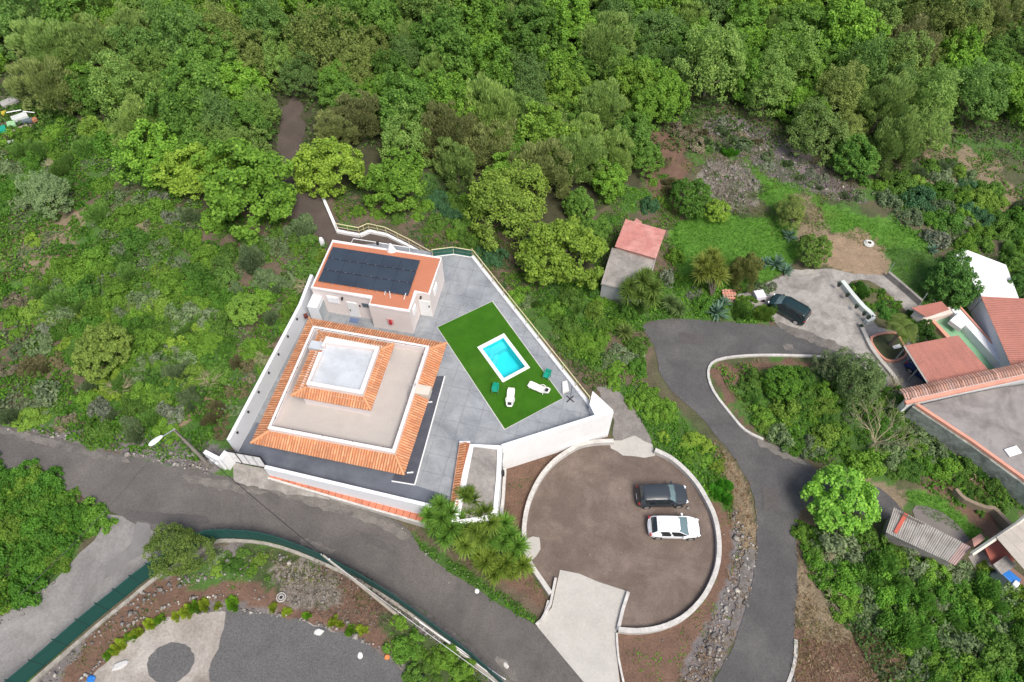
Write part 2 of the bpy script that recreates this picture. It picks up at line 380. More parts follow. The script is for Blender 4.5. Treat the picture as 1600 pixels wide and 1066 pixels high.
# ------------------------------------------------------------------ the ground
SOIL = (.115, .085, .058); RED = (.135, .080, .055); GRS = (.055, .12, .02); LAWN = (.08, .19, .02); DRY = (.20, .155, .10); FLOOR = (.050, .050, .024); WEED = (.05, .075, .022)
PALE = (.21, .185, .16); ROCK = (.15, .135, .13); BURNT = (.14, .115, .115); SAND = (.26, .185, .12)
T = 3.4
zones = [   # colour, outline in the photo, edge wobble in metres
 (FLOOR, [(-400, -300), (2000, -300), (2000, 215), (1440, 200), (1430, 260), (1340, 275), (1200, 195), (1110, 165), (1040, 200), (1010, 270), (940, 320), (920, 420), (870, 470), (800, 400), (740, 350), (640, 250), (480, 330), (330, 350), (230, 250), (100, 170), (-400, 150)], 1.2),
 (SOIL, [(500, 310), (600, 310), (800, 370), (1000, 640), (940, 640), (730, 395), (600, 350), (520, 350)], .8),
 (DRY, [(0, 380), (130, 330), (260, 330), (230, 400), (90, 420), (0, 420)], .8), (SOIL, [(0, 470), (120, 440), (200, 560), (180, 640), (40, 600)], .8),
 (SOIL, [(330, 330), (470, 350), (400, 500), (340, 480), (300, 400)], .8), (DRY, [(380, 540), (440, 540), (350, 700), (310, 690)], .5),
 (GRS, [(150, 600), (400, 560), (330, 720), (130, 690)], .8), (GRS, [(120, 350), (330, 420), (360, 560), (200, 560)], .8), (SAND, [(255, 640), (335, 618), (330, 640), (268, 670)], .4),
 (GRS, [(800, 470), (1000, 430), (1240, 480), (1215, 505), (1010, 505), (1000, 600), (900, 560)], .8),
 (SOIL, [(930, 530), (1010, 520), (1000, 600), (960, 600)], .5), (SOIL, [(1000, 330), (1060, 310), (1070, 400), (1040, 450), (1010, 450)], .6), (RED, [(1010, 220), (1060, 210), (1080, 300), (1030, 330)], .8),
 (LAWN, [(1060, 340), (1220, 340), (1250, 380), (1225, 430), (1100, 460), (1060, 420)], .5), (LAWN, [(1150, 235), (1220, 250), (1290, 320), (1440, 360), (1440, 410), (1290, 360), (1180, 310)], .5),
 (DRY, [(1240, 300), (1290, 330), (1285, 370), (1240, 380)], .7), (BURNT, [(1100, 190), (1170, 190), (1330, 290), (1335, 320), (1240, 290), (1120, 220)], .7), (PALE, [(1100, 255), (1150, 250), (1190, 290), (1160, 330), (1105, 310)], .8),
 (SAND, [(1280, 370), (1370, 370), (1400, 440), (1330, 430), (1270, 405)], .6), (GRS, [(1380, 390), (1460, 400), (1540, 480), (1440, 480)], .5), (DRY, [(1400, 215), (1520, 240), (1600, 300), (1600, 330), (1420, 280)], 1.2),
 (RED, [(1120, 570), (1310, 565), (1300, 590), (1150, 600), (1180, 680), (1120, 600)], .3), (GRS, [(1150, 600), (1380, 580), (1600, 810), (1500, 790), (1400, 720), (1230, 700)], .8),
 (RED, [(1440, 715), (1530, 730), (1560, 800), (1530, 850), (1460, 790)], .7), (LAWN, [(1400, 770), (1470, 775), (1540, 840), (1520, 840), (1440, 800)], .3), (DRY, [(1260, 745), (1400, 760), (1400, 800), (1270, 770)], .3),
 (SOIL, [(1240, 780), (1290, 840), (1300, 1066), (1240, 1066)], .4), (RED, [(1240, 960), (1380, 980), (1400, 1100), (1230, 1100)], .8), (DRY, [(1250, 870), (1300, 870), (1330, 1000), (1240, 980)], .5),
 (RED, [(790, 720), (960, 680), (870, 730), (820, 860), (860, 940), (830, 960), (700, 880), (780, 850)], .15), (RED, [(1030, 700), (1100, 730), (1150, 830), (1140, 950), (1060, 1066), (960, 1066), (970, 985), (1080, 960), (1120, 880), (1100, 780)], .2),
 (GRS, [(960, 610), (1020, 610), (1130, 720), (1140, 800), (1110, 780), (1020, 690)], .3), (ROCK, [(1150, 800), (1185, 860), (1165, 960), (1110, 1066), (1060, 1066), (1110, 960), (1140, 900)], .25), (DRY, [(1110, 680), (1165, 760), (1180, 850), (1155, 880), (1150, 800), (1120, 720)], .25),
 (SOIL, [(620, 820), (700, 850), (860, 960), (850, 985), (760, 930), (650, 850)], .15), (GRS, [(640, 828), (700, 870), (850, 975), (835, 985), (740, 920), (650, 862)], .15),
 (WEED, [(-60, 700), (20, 722), (150, 790), (165, 815), (110, 860), (60, 930), (-60, 990)], .3),
 (ROCK, [(-40, 660), (330, 690), (330, 740), (200, 712), (-40, 668)], .2), (ROCK, [(310, 850), (560, 890), (800, 1066), (820, 1200), (-60, 1200), (50, 1066), (250, 910)], .2),
 (RED, [(250, 905), (420, 870), (560, 900), (640, 990), (740, 1066), (600, 1020), (520, 985), (380, 945), (300, 955), (140, 1066), (100, 1060), (180, 960)], .35),
 (GRS, [(290, 880), (390, 870), (400, 900), (300, 920)], .4), (WEED, [(380, 850), (450, 860), (500, 900), (470, 940), (400, 910)], .4), (PALE, [(430, 890), (500, 880), (530, 940), (460, 950)], .4), (WEED, [(600, 960), (700, 1010), (760, 1066), (640, 1066)], .4),
]
def axis(lo, hi, st, far):
    a = list(np.arange(lo, hi, st)); s = st; v = hi
    while v < far: a.append(v); s *= 1.35; v += s
    s = st; v = lo - st * 1.35
    while v > -far: a.insert(0, v); s *= 1.35; v -= s
    return np.array(a)
gx = axis(-78, 78, .36, 900); gy = axis(2, 112, .36, 1200)
X, Y = np.meshgrid(gx, gy); ny_, nx_ = X.shape
jx = (vnoise(X, Y, 1.6, 11) - .5) * 2 + (vnoise(X, Y, .55, 12) - .5); jy = (vnoise(X, Y, 1.6, 13) - .5) * 2 + (vnoise(X, Y, .55, 14) - .5)
base = vnoise(X, Y, 3.2, 21)[..., None]; C = np.array(WEED) * (1 - base) + np.array(SOIL) * base
g2 = (vnoise(X, Y, 2.0, 22) > .62)[..., None]; C = np.where(g2, np.array(GRS), C)
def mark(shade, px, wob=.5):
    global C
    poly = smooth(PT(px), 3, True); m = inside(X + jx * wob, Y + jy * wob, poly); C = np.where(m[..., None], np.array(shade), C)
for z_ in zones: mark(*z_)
V = np.c_[X.ravel(), Y.ravel(), H(X, Y).ravel()]
i_ = np.arange(ny_ - 1)[:, None] * nx_ + np.arange(nx_ - 1)[None, :]; Q = np.stack([i_, i_ + 1, i_ + 1 + nx_, i_ + nx_], -1).reshape(-1, 4)
lowz = np.zeros(len(V))
gm = mat('ground', (1, 1, 1), .97, .22, 1.2, 7, .3, .8, 40, attr='tcol')
o = link('ground', npmesh('ground', V, Q, gm, True, {'tcol': ('FLOAT_COLOR', 'POINT', np.c_[C.reshape(-1, 3), np.ones(len(V))])}), origin=(0, 0, 0)); setp(o, kind='structure')

# ------------------------------------------------------------------ roads, yards and paths
ST_ = dict(kind='structure')
mr = [(-120, 640), (0, 664), (60, 678), (130, 697), (200, 713), (260, 728), (320, 738), (380, 750), (430, 758), (520, 777), (600, 803), (640, 832), (662, 862), (700, 890), (760, 930), (800, 957), (838, 976), (870, 1010), (925, 1080), (1010, 1180), (890, 1180), (810, 1075), (770, 1040), (705, 985), (620, 928), (540, 884), (460, 853), (400, 840), (335, 838), (240, 830), (160, 792), (60, 748), (-120, 690)]
sheet('main_road', rag(PT(smooth(mr, 2, True)), .07), .045, asph, **ST_)
tr = [(225, 812), (165, 800), (158, 830), (125, 865), (90, 905), (30, 945), (-60, 985), (-60, 1150), (15, 1072), (130, 970), (240, 890), (310, 850), (320, 836)]
sheet('concrete_track', rag(PT(tr), .12), .035, conc2, **ST_)
rr = [(1004, 514), (1022, 540), (1030, 580), (1048, 610), (1085, 642), (1120, 682), (1152, 722), (1178, 780), (1183, 850), (1176, 905), (1160, 965), (1140, 1022), (1110, 1090), (1230, 1090), (1240, 1040), (1240, 990), (1246, 900), (1244, 850), (1250, 800), (1275, 790), (1330, 800), (1390, 812), (1412, 800), (1372, 762), (1320, 748), (1290, 742), (1262, 722), (1225, 702), (1195, 689), (1165, 675), (1140, 647), (1114, 612), (1106, 582), (1120, 564), (1170, 557), (1240, 557), (1312, 562), (1345, 578), (1362, 566), (1330, 545), (1280, 528), (1215, 510), (1150, 505), (1090, 500), (1040, 499), (1012, 504)]
sheet('side_road', rag(PT(smooth(rr, 2, True)), .06), .04, asph2, **ST_)
dpz = [(1130, 470), (1180, 452), (1240, 422), (1300, 420), (1335, 428), (1385, 430), (1440, 478), (1436, 505), (1462, 560), (1472, 606), (1400, 622), (1370, 590), (1345, 566), (1335, 552), (1285, 532), (1222, 514), (1195, 488)]
sheet('concrete_yard', rag(PT(dpz), .1), .05, conc, **ST_)
sheet('cinder_path', rag(PT(smooth([(462, 150), (474, 190), (474, 260), (500, 300), (530, 355), (610, 362), (690, 400), (520, 400), (505, 378), (455, 345), (440, 320), (436, 230), (440, 170)], 2, True)), .38, .8), .03, pathm, **ST_)
sheet('gravel_path', rag(PT([(930, 605), (960, 605), (990, 640), (1020, 690), (1015, 712), (960, 690), (958, 650)]), .15), .03, mat('grey_path', (.20, .18, .165), .95, .2, .8, 6, .2, .4, 40), **ST_)
ring = [(958, 693), (930, 694), (905, 699), (885, 710), (866, 724), (848, 744), (834, 768), (824, 795), (819, 825), (820, 855), (828, 882), (845, 908), (860, 930)]
ring2 = [(1022, 707), (1045, 718), (1066, 735), (1086, 757), (1103, 785), (1115, 812), (1121, 845), (1120, 880), (1110, 912), (1092, 942), (1064, 968), (1030, 983), (995, 988), (965, 986)]
disc = ring + [(872, 893), (930, 920), (975, 925)] + ring2[::-1] + [(1000, 705)]
sheet('gravel_parking_circle', PT(smooth(ring, 3) + [(872, 935), (960, 985)] + smooth(ring2[::-1], 3)), .03, gravel, **ST_)
sheet('parking_apron', rag(PT([(952, 690), (970, 688), (990, 680), (1020, 695), (1024, 712), (1005, 716), (975, 712), (955, 702)]), .12), .06, concn, **ST_)
dr = sheet('concrete_driveway', PT([(875, 891), (905, 897), (935, 910), (982, 925), (963, 985), (962, 1010), (968, 1066), (975, 1110), (945, 1110), (915, 1070), (838, 978), (862, 950)]), .09, concn, **ST_)
sheet('rock_slab', rag(PT(smooth([(822, 842), (842, 840), (844, 860), (832, 876), (822, 868)], 2, True)), .05), .10, concn, **ST_)
# lower yard beside the green fence
sheet('dirt_yard', rag(PT([(60, 1120), (140, 1060), (190, 1005), (260, 965), (350, 955), (480, 972), (560, 1000), (640, 1055), (700, 1120)]), .15), .03, mat('pale_dirt', (.22, .19, .165), .95, .15, 1.5, 6, .2, .4, 40, stain=(.40, .375, .34), stain_scale=.25, stain_amt=.8), **ST_)
sheet('dark_gravel_yard', rag(PT([(355, 952), (480, 972), (560, 1000), (640, 1055), (660, 1120), (310, 1120), (335, 1030)]), .15), .045, dgrav, **ST_)
cpt = PH(267, 1036)
sheet('round_gravel_patch', [(cpt[0] + math.cos(a) * 1.55 * random.uniform(.96, 1.04), cpt[1] + math.sin(a) * 1.3 * random.uniform(.96, 1.04)) for a in np.linspace(0, 2 * math.pi, 40)[:-1]], .06, dgrav, **ST_)
# wear on the roads
dust = mat('road_dust', (.16, .145, .13), .95, .2, .8, 8, .25, .5, 60, stain=(.10, .092, .087), stain_scale=.8, stain_amt=.9)
patch = mat('asphalt_patch', (.084, .077, .073), .92, .1, 1, 9, .25)
for i, pp_ in enumerate(([(430, 762), (520, 782), (590, 803), (640, 838), (625, 842), (580, 818), (500, 795), (425, 772)], [(470, 842), (500, 850), (525, 862), (500, 864), (472, 852)], [(640, 1000), (660, 1004), (655, 1012)], [(775, 1022), (800, 1040), (812, 1066), (798, 1062), (780, 1040)],
    [(1216, 504), (1290, 530), (1330, 548), (1315, 552), (1260, 533), (1222, 516)], [(1226, 538), (1240, 540), (1236, 548), (1226, 546)], [(1185, 688), (1225, 704), (1262, 724), (1245, 724), (1205, 706), (1183, 696)], [(1160, 870), (1180, 860), (1172, 910), (1152, 960), (1135, 1010), (1128, 1005), (1150, 950)], [(0, 668), (60, 682), (130, 702), (200, 718), (196, 724), (120, 710), (0, 676)], [(290, 742), (370, 756), (420, 768), (380, 772), (300, 756)])):
    sheet('dusty_verge', rag(PT(smooth(pp_, 2, True)), .14, .35), .066 + .002 * i, dust, **ST_)
for i, pp_ in enumerate(([(196, 795), (240, 800), (320, 806), (330, 818), (240, 818), (200, 808)], [(560, 830), (600, 846), (612, 862), (572, 850)], [(1190, 760), (1215, 764), (1218, 800), (1192, 796)], [(1060, 520), (1100, 524), (1096, 540), (1062, 536)], [(215, 815), (236, 820), (236, 858), (200, 880), (165, 905), (160, 888), (205, 850)])):
    sheet('road_patch', rag(PT(pp_), .08, .35), .06 + .002 * i, patch if i != 4 else mat('track_patch', (.17, .165, .16), .95, .15, 1), **ST_)
# white kerb of the side road
def strip(name, px, th, h, m, label, cat, closed=False, z=None, group=None, sm=3, seg=None):
    w_ = PT(smooth(px, sm, closed)) if z is None else PX(smooth(px, sm, closed), z); zz = [h1(*p) for p in w_]
    t = thing(name, label, cat, (*w_[0], zz[0]), group)
    n = len(w_); seg = seg or n; k = 0
    while k < n - 1:
        e = min(n - 1, k + seg); MB().wall(w_[k:e + 1], th, [q - .3 for q in zz[k:e + 1]], [q + h for q in zz[k:e + 1]]).put('wall_section' if h > .2 else 'kerb_section', m, t); k = e
    return t
strip('road_kerb', [(1352, 578), (1312, 562), (1240, 557), (1170, 557), (1120, 564), (1106, 582), (1114, 612), (1140, 647), (1163, 673), (1192, 688)], .22, .22, ringw, 'long white kerb wrapping round the bend of the side road above the overgrown island', 'kerb', seg=4)
strip('road_kerb', [(1243, 1000), (1242, 1030), (1234, 1060), (1220, 1090)], .25, .12, ringw, 'short pale kerb at the bottom edge beside the side road', 'kerb', seg=4)
strip('parking_wall', ring, .36, .55, ringw, 'low curved white wall on the left side of the round parking circle', 'low wall', seg=4)
strip('parking_wall', ring2, .36, .55, ringw, 'low curved white wall on the right side of the parking circle beside the cars', 'low wall', seg=4)
strip('driveway_wall', [(965, 986), (972, 955), (981, 927)], .25, .4, ringw, 'short white wall along the right edge of the cream concrete driveway', 'low wall', sm=1)
strip('driveway_wall', [(845, 972), (860, 945), (868, 905)], .2, .4, ringw, 'short white wall along the left edge of the cream concrete driveway', 'low wall', sm=1)
strip('driveway_wall', [(838, 978), (850, 966), (858, 940)], .3, .3, ringw, 'stubby curved kerb where the driveway meets the main road', 'kerb', sm=2)
strip('driveway_wall', [(963, 990), (966, 1030), (978, 1085)], .15, .25, ringw, 'thin white edge along the lower right of the driveway', 'kerb', sm=2)

# ------------------------------------------------------------------ the villa
# terrace outline
NE0 = P(738, 402, T); NE1 = P(926, 640, T); SE = P(958, 642, T + 1); SW = P(784, 697, T + 1); W0 = P(479, 497, T); W1 = P(371, 706, T)
Gt0 = P(367, 722, T - .1); Gt1 = P(418, 731, T - .1); FR = P(676, 787, T + .5)
terr = [P(497, 440, T), P(520, 385, T), P(600, 380, T), P(686, 396, T), P(712, 399, T), NE0, NE1, P(925, 652, T), P(788, 700, T), P(782, 745, T), P(760, 815, T), P(700, 806, T), P(664, 792, T), Gt1, Gt0, W1, W0]
matpx = squarish(PX([(681, 512), (768, 473), (882, 622), (790, 669)], T))     # TL TR BR BL
ux = (Vector(P(634, 745, T)) - Vector(P(393, 690, T))).normalized(); uy = Vector((-ux.y, ux.x))
tt = thing('terrace', 'large grey paved pool terrace of the villa, raised above the parking circle', 'terrace', (*W1, T))
c0 = Vector(P(393, 690, T)) - ux * 8 - uy * 12; st = 1.6; gapj = .014
for i in range(26):
    for j in range(24):
        a = c0 + ux * (i * st) + uy * (j * st); cell = [tuple(a + ux * gapj + uy * gapj), tuple(a + ux * (st - gapj) + uy * gapj), tuple(a + ux * (st - gapj) + uy * (st - gapj)), tuple(a + ux * gapj + uy * (st - gapj))]
        pc = clip(terr, cell)
        if len(pc) < 3 or abs(sum(pc[q - 1][0] * pc[q][1] - pc[q][0] * pc[q - 1][1] for q in range(len(pc)))) < .04: continue
        cc = (sum(p[0] for p in pc) / len(pc), sum(p[1] for p in pc) / len(pc)); mi = inset(matpx, .05)
        if all(inside(np.array([p[0]]), np.array([p[1]]), mi)[0] for p in pc): continue
        try: slab('paving_slab', pc, T - .12, T + random.uniform(-.004, .004), pave, tt, holes=[mi] if any(math.hypot(cc[0] - p[0], cc[1] - p[1]) < 15 for p in mi) else ())
        except Exception: pass
slab('joint_bed', terr, T - .2, T - .03, joint, tt, holes=[inset(matpx, .06)])
# white boundary walls
def wz(name, pts, th, z0, z1, label, parts='wall_panel', m=white, cap=None, cat='wall'):
    t = thing(name, label, cat, (*pts[0], z0 if not isinstance(z0, list) else z0[0]))
    MB().wall(pts, th, z0, z1).put(parts, m, t)
    return t
topw = 2.15
wl = wz('boundary_wall', [tuple(Vector(W1) - Vector((.05, 0))), tuple(Vector(W0) - Vector((.05, 0))), tuple(Vector(P(500, 452, T)) - Vector((.3, 0)))], .28, T - 2.2, T + topw, 'tall white wall along the left side of the villa terrace')
dW = Vector(W0) - Vector(W1)
for k in range(7):
    p = Vector(W1) + dW * (k + .45) / 7.2; MB().box((p.x + .16, p.y, T + 1.75), (.12, .14, .2)).put('wall_light', darkm, wl)
wz('boundary_wall', [SW, lerp(SW, SE, .998)], .3, -.4, T + 1.0, 'high white retaining wall between the pool terrace and the parking circle', m=bright)
tri = PX([(931, 652), (921, 632), (926, 611), (958, 641)], T + 1)
MB().prism(tri, -.4, T + 1.004).put('corner_bastion', bright, label='white triangular wall block at the right corner of the pool terrace', cat='wall')
nb = thing('boundary_wall', 'low white wall with rail running diagonally along the right side of the pool terrace', 'wall', (*NE0, T))
MB().wall([NE0, NE1], .3, -.5, T + .22).put('wall_panel', bright, nb)
def railing(label, pts, zb, h, th=.05, n=None, meshm=None, every=2.0):
    f = thing('railing', label, 'railing', (*pts[0], zb))
    tot = 0; posts = []
    for a, b in zip(pts[:-1], pts[1:]):
        L = math.hypot(b[0] - a[0], b[1] - a[1]); k = max(1, round(L / every))
        for q in range(k): posts.append(lerp(a, b, q / k))
        MB().tube([(*a, zb + h), (*b, zb + h)], .045, 5).put('top_rail', railm, f)
        MB().tube([(*a, zb + h * .5), (*b, zb + h * .5)], .02, 4).put('wire', railm, f)
        if meshm: MB().wall([a, b], .03, zb, zb + h - .06).put('mesh_panel', meshm, f)
    posts.append(pts[-1])
    for p in posts: MB().tube([(*p, zb - .1), (*p, zb + h)], .035, 5).put('post', railm, f)
    return f
railing('thin cream railing on the diagonal white wall beside the pool', [NE0, lerp(NE0, NE1, .97)], T + .22, 1.0)
npx = [(504, 307), (527, 360), (562, 366.5), (577, 360), (604, 366), (640, 384), (674, 403)]; nw = [PH(*p, .35) for p in npx]
nn = thing('boundary_wall', 'low zigzag white wall beside the dirt path behind the solar roof building', 'wall', nw[0])
for a, b in zip(nw[:-1], nw[1:]): MB().wall([a[:2], b[:2]], .28, [a[2] - .6, b[2] - .6], [a[2], b[2]]).put('wall_panel', bright, nn)
nr = thing('railing', 'cream railing on the zigzag white wall behind the solar roof building', 'railing', nw[1])
for a, b in zip(nw[1:-1], nw[2:]):
    for hh, r_ in ((1.0, .045), (.5, .02)): MB().tube([(a[0], a[1], a[2] + hh), (b[0], b[1], b[2] + hh)], r_, 5).put('top_rail' if hh == 1. else 'wire', railm, nr)
    for q in (0, .5): c = lerp(a, b, q); MB().tube([(c[0], c[1], c[2] - .1), (c[0], c[1], c[2] + 1)], .035, 5).put('post', railm, nr)
g1 = P(676, 401, T); g2 = P(709, 397, T)
railing('cream railing with dark green mesh at the far tip of the terrace', [g1, g2, NE0], T, 1.0, meshm=gmesh2)
MB().wall([g1, g2, NE0], .2, .5, T + .05).put('low_wall', bright, label='thin white kerb under the green mesh at the far tip of the terrace', cat='wall')
# front wall with red ledge
fa, fb = P(422, 741, 3.0), P(664, 804, 1.75); dF = (Vector(fb) - Vector(fa)); fa2 = tuple(Vector(fa)); fext = tuple(Vector(fb) + dF.normalized() * 1.7)
fw = wz('boundary_wall', [fa2, fext], .28, 1.0, [4.45, 4.0], 'white front wall of the villa above the red tiled ledge along the road')
nF = Vector((dF.y, -dF.x)).normalized(); fl = thing('tiled_ledge', 'narrow ledge of red tiles along the foot of the white front wall by the road', 'ledge', (*fa2, 1.))
kk = 26
for k in range(kk):
    a = Vector(fa2) + (Vector(fext) - Vector(fa2)) * k / kk; b = Vector(fa2) + (Vector(fext) - Vector(fa2)) * (k + 1) / kk - dF.normalized() * .03
    wa, wb = .14 + .14 + .42 * min(1, k / kk * 1.2), .14 + .14 + .42 * min(1, (k + 1) / kk * 1.2); zt = 3.05 - 1.35 * k / kk; r_ = random.uniform(.85, 1.15)
    MB().prism([tuple(a + nF * .14), tuple(a + nF * wa), tuple(b + nF * wb), tuple(b + nF * .14)], .3, zt, (.47 * r_, .17 * r_, .10 * r_)).put('tile', redbrick, fl)
MB().wall([tuple(Vector(fa2) + nF * .36), tuple(Vector(fa2) + (Vector(fext) - Vector(fa2)) * .55 + nF * .64), tuple(Vector(fext) + nF * .78)], .16, .4, [3.1, 2.35, 1.74]).put('white_edge', ringw, fl)
# gate and entrance
gz = T - .1
gt = thing('sliding_gate', 'white panelled sliding gate in a black frame at the villa entrance', 'gate', (*Gt0, gz)); Lg = Vector(Gt1) - Vector(Gt0)
for k in range(4):
    a = Vector(Gt0) + Lg * (k + .05) / 4.02; b = Vector(Gt0) + Lg * (k + .97) / 4.02; MB().wall([tuple(a), tuple(b)], .05, gz + .12, gz + 2.0).put('gate_panel', bright, gt)
for k in range(5):
    a = Vector(Gt0) + Lg * k / 4; MB().box((a.x, a.y, gz + 1.03), (.09, .09, 2.08)).put('gate_bar', darkm if k in (0, 1, 4) else alum, gt)
for zz in (gz + .06, gz + 2.04): MB().wall([tuple(Gt0), tuple(Gt1)], .09, zz - .05, zz + .05).put('gate_rail', darkm, gt)
MB().wall([tuple(Gt0), tuple(Gt1)], .06, gz + 1.0, gz + 1.04).put('gate_rail', alum, gt)
ea, eb, ec = P(366, 722, gz), P(357, 734, gz), P(333, 722, gz - .1)
ew = wz('entrance_wall', [ea, eb], .35, 2.4, T + 1.9, 'thick white entrance pier to the left of the villa gate', m=bright)
ew2 = wz('entrance_wall', [lerp(eb, ec, .09), ec], .3, 2.4, T + 1.8, 'white wing wall with meter boxes left of the gate pier', m=bright)
for k in range(2):
    p = lerp(eb, ec, .3 + .35 * k); nE = Vector((ec[1] - eb[1], -(ec[0] - eb[0]))).normalized(); nE = nE if nE.y < 0 else -nE; q = Vector(p) + nE * .17
    MB().box((q.x, q.y, T + .9), (.3, .3, .4), math.atan2(ec[1] - eb[1], ec[0] - eb[0])).put('meter_box', mat('box_grey', (.5, .5, .52)), ew2)
sheet('gate_apron', rag(PT([(366, 724), (420, 733), (428, 742), (470, 756), (520, 780), (450, 772), (395, 764), (368, 750)]), .15), .07, conc, **ST_)

def tile_band(parent, o0, o1, i1, i0, zo, zi, pitch=.21, name='tile_row', cut=None):
    o0, o1, i1, i0 = map(Vector, (o0, o1, i1, i0)); e = (o1 - o0); L = e.length; e /= L; n = Vector((-e.y, e.x))
    if n.dot(i0 - o0) < 0: n = -n
    D = n.dot(i0 - o0); s0 = e.dot(i0 - o0); s1 = -e.dot(i1 - o1)
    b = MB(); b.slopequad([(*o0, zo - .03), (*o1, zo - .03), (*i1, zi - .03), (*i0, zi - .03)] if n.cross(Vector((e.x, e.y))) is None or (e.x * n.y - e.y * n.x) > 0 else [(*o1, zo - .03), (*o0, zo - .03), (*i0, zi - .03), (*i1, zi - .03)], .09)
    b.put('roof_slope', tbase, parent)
    b = MB(); N = int(L / pitch); pit = L / N; r = pit * .36
    for k in range(N):
        s = (k + .5) * pit
        if cut and cut[0] < s < cut[1]: continue
        d = D
        if s0 > .05: d = min(d, D * s / s0)
        if s1 > .05: d = min(d, D * (L - s) / s1)
        if d < .12: continue
        q = 0.; rowt = random.uniform(.92, 1.08); dep = -.05
        while q < d - .02:
            q1 = min(d, q + .38); t = rowt * random.uniform(.82, 1.18); pal = random.random(); vs = []
            cc = (.54 * t, (.225 + .06 * pal) * t, (.105 + .05 * pal) * t)
            for di, (w_, off) in ((max(q, 0) + (dep if q == 0 else 0), (1.0, .028)), (q1 + .02, (.86, 0.))):
                base_ = o0 + e * s + n * di; z = zo + (zi - zo) * di / D + off
                for a in (0, 45, 90, 135, 180):
                    c_ = math.cos(R(a)); vs.append((base_.x + e.x * c_ * r * w_, base_.y + e.y * c_ * r * w_, z + math.sin(R(a)) * r * .95))
            b.add(vs, [(i, i + 1, i + 6, i + 5) for i in range(4)] + [(0, 1, 2, 3, 4)], cc); q += .38
    o = b.put(name, orange, parent); o['kind'] = 'stuff'
    return o
def hips(parent, O, I, zo, zi):
    for a, b in zip(O, I):
        MB().tube([(*lerp(a, b, -.02), zo + .05), (*b, zi + .07)], .11, 6).put('hip_ridge', ridge, parent)
vz = T + 2.8                                  # eave height
eave = squarish(PX([(484, 497), (694, 537), (634, 745), (393, 690)], vz))
par = squarish(PX([(489, 508), (667.5, 542), (619, 710.5), (420, 668)], T + 3.75))
par = [tuple(Vector(p)) for p in par]
vroot = thing('villa', 'large villa with flat roof terrace, orange tiled eaves and small upper tower', 'house', (*[sum(p[i] for p in par) / 4 for i in (0, 1)], T))
zi = T + 3.35
for k in range(4):
    a, b = k, (k + 1) % 4
    if k == 1:    # right side has a gap with a pale slab
        o0, o1 = eave[a], eave[b]; L = math.hypot(o1[0] - o0[0], o1[1] - o0[1]); cutv = (L * .385, L * .455)
        tile_band(vroot, eave[a], eave[b], par[b], par[a], vz, zi, cut=cutv)
        e = (Vector(o1) - Vector(o0)).normalized(); n = (Vector(par[a]) - Vector(o0)); n = Vector((-e.y, e.x)); n = n if n.dot(Vector(par[a]) - Vector(o0)) > 0 else -n; D = n.dot(Vector(par[a]) - Vector(o0))
        pts = [Vector(o0) + e * cutv[0] - n * .08, Vector(o0) + e * cutv[1] - n * .08, Vector(o0) + e * cutv[1] + n * D, Vector(o0) + e * cutv[0] + n * D]
        MB().prism([tuple(p) for p in pts], vz - .05, zi + .12).put('eave_slab', mat('pale_slab', (.55, .50, .43)), vroot)
    else: tile_band(vroot, eave[a], eave[b], par[b], par[a], vz, zi)
hips(vroot, eave, par, vz, zi)
wallr = inset(eave, 1.9)
MB().wall(wallr + [wallr[0]], .3, T - .1, vz + .1).put('wall', pinkw, vroot)
MB().prism(inset(par, .05), vz - .05, T + 3.0).put('roof_terrace_floor', beige, vroot)
MB().wall(inset(par, .15), .3, T + 2.9, T + 3.75, closed=True).put('parapet', pinkw, vroot)
MB().wall(inset(par, .15), .32, T + 3.75, T + 3.79, closed=True).put('parapet_cap', mat('blush_cap', (.72, .66, .64)), vroot)
cap = inset(par, .26)
for a, b in ((1, 2), (2, 3), (3, 0), (0, 1)):
    MB().tube([(*cap[a], T + 3.86), (*cap[b], T + 3.86)], .022, 4).put('hand_cable', darkm, vroot)
    for q in range(4):
        p = lerp(cap[a], cap[b], (q + .3) / 4); MB().box((p[0], p[1], T + 3.83), (.06, .06, .1)).put('bracket', darkm, vroot)
# plinth porch: anthracite paving on the right, a darker grey tone over the front strip, white edge
pz = T + .012
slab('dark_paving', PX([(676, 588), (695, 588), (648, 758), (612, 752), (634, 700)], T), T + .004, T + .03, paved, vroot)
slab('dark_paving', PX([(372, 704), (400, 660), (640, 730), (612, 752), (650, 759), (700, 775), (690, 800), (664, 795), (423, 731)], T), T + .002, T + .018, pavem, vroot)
for a, b in (((695, 588), (648, 758)), ((612, 752), (648, 758))):
    MB().wall([P(*a, T), P(*b, T)], .09, T - .02, T + .05).put('edge_strip', bright, vroot)
for px in ((671, 629), (641, 739)):
    p = P(*px, T); MB().box((p[0], p[1], T + .06), (.5, .1, .06), .1).put('porch_light', bright, vroot)
# villa windows and doors, right side
e = (Vector(wallr[2]) - Vector(wallr[1])); 
for q, wdt in ((.2, 1.2), (.45, 1.0), (.75, 1.5)):
    p = Vector(wallr[1]) + e * q; an = math.atan2(e.y, e.x); fr = MB().box((p.x + .12, p.y, T + 1.3), (wdt, .14, 1.3), an).put('window', alum, vroot); MB().box((p.x + .2, p.y, T + 1.3), (wdt - .1, .06, 1.2), an).put('pane', pavgl, fr)
e = (Vector(wallr[3]) - Vector(wallr[2]))
for q in (.2, .5, .8):
    p = Vector(wallr[2]) + e * q; an = math.atan2(e.y, e.x); fr = MB().box((p.x, p.y - .12, T + 1.3), (1.4, .14, 1.2), an).put('window', alum, vroot); MB().box((p.x, p.y - .2, T + 1.3), (1.3, .06, 1.1), an).put('pane', pavgl, fr)
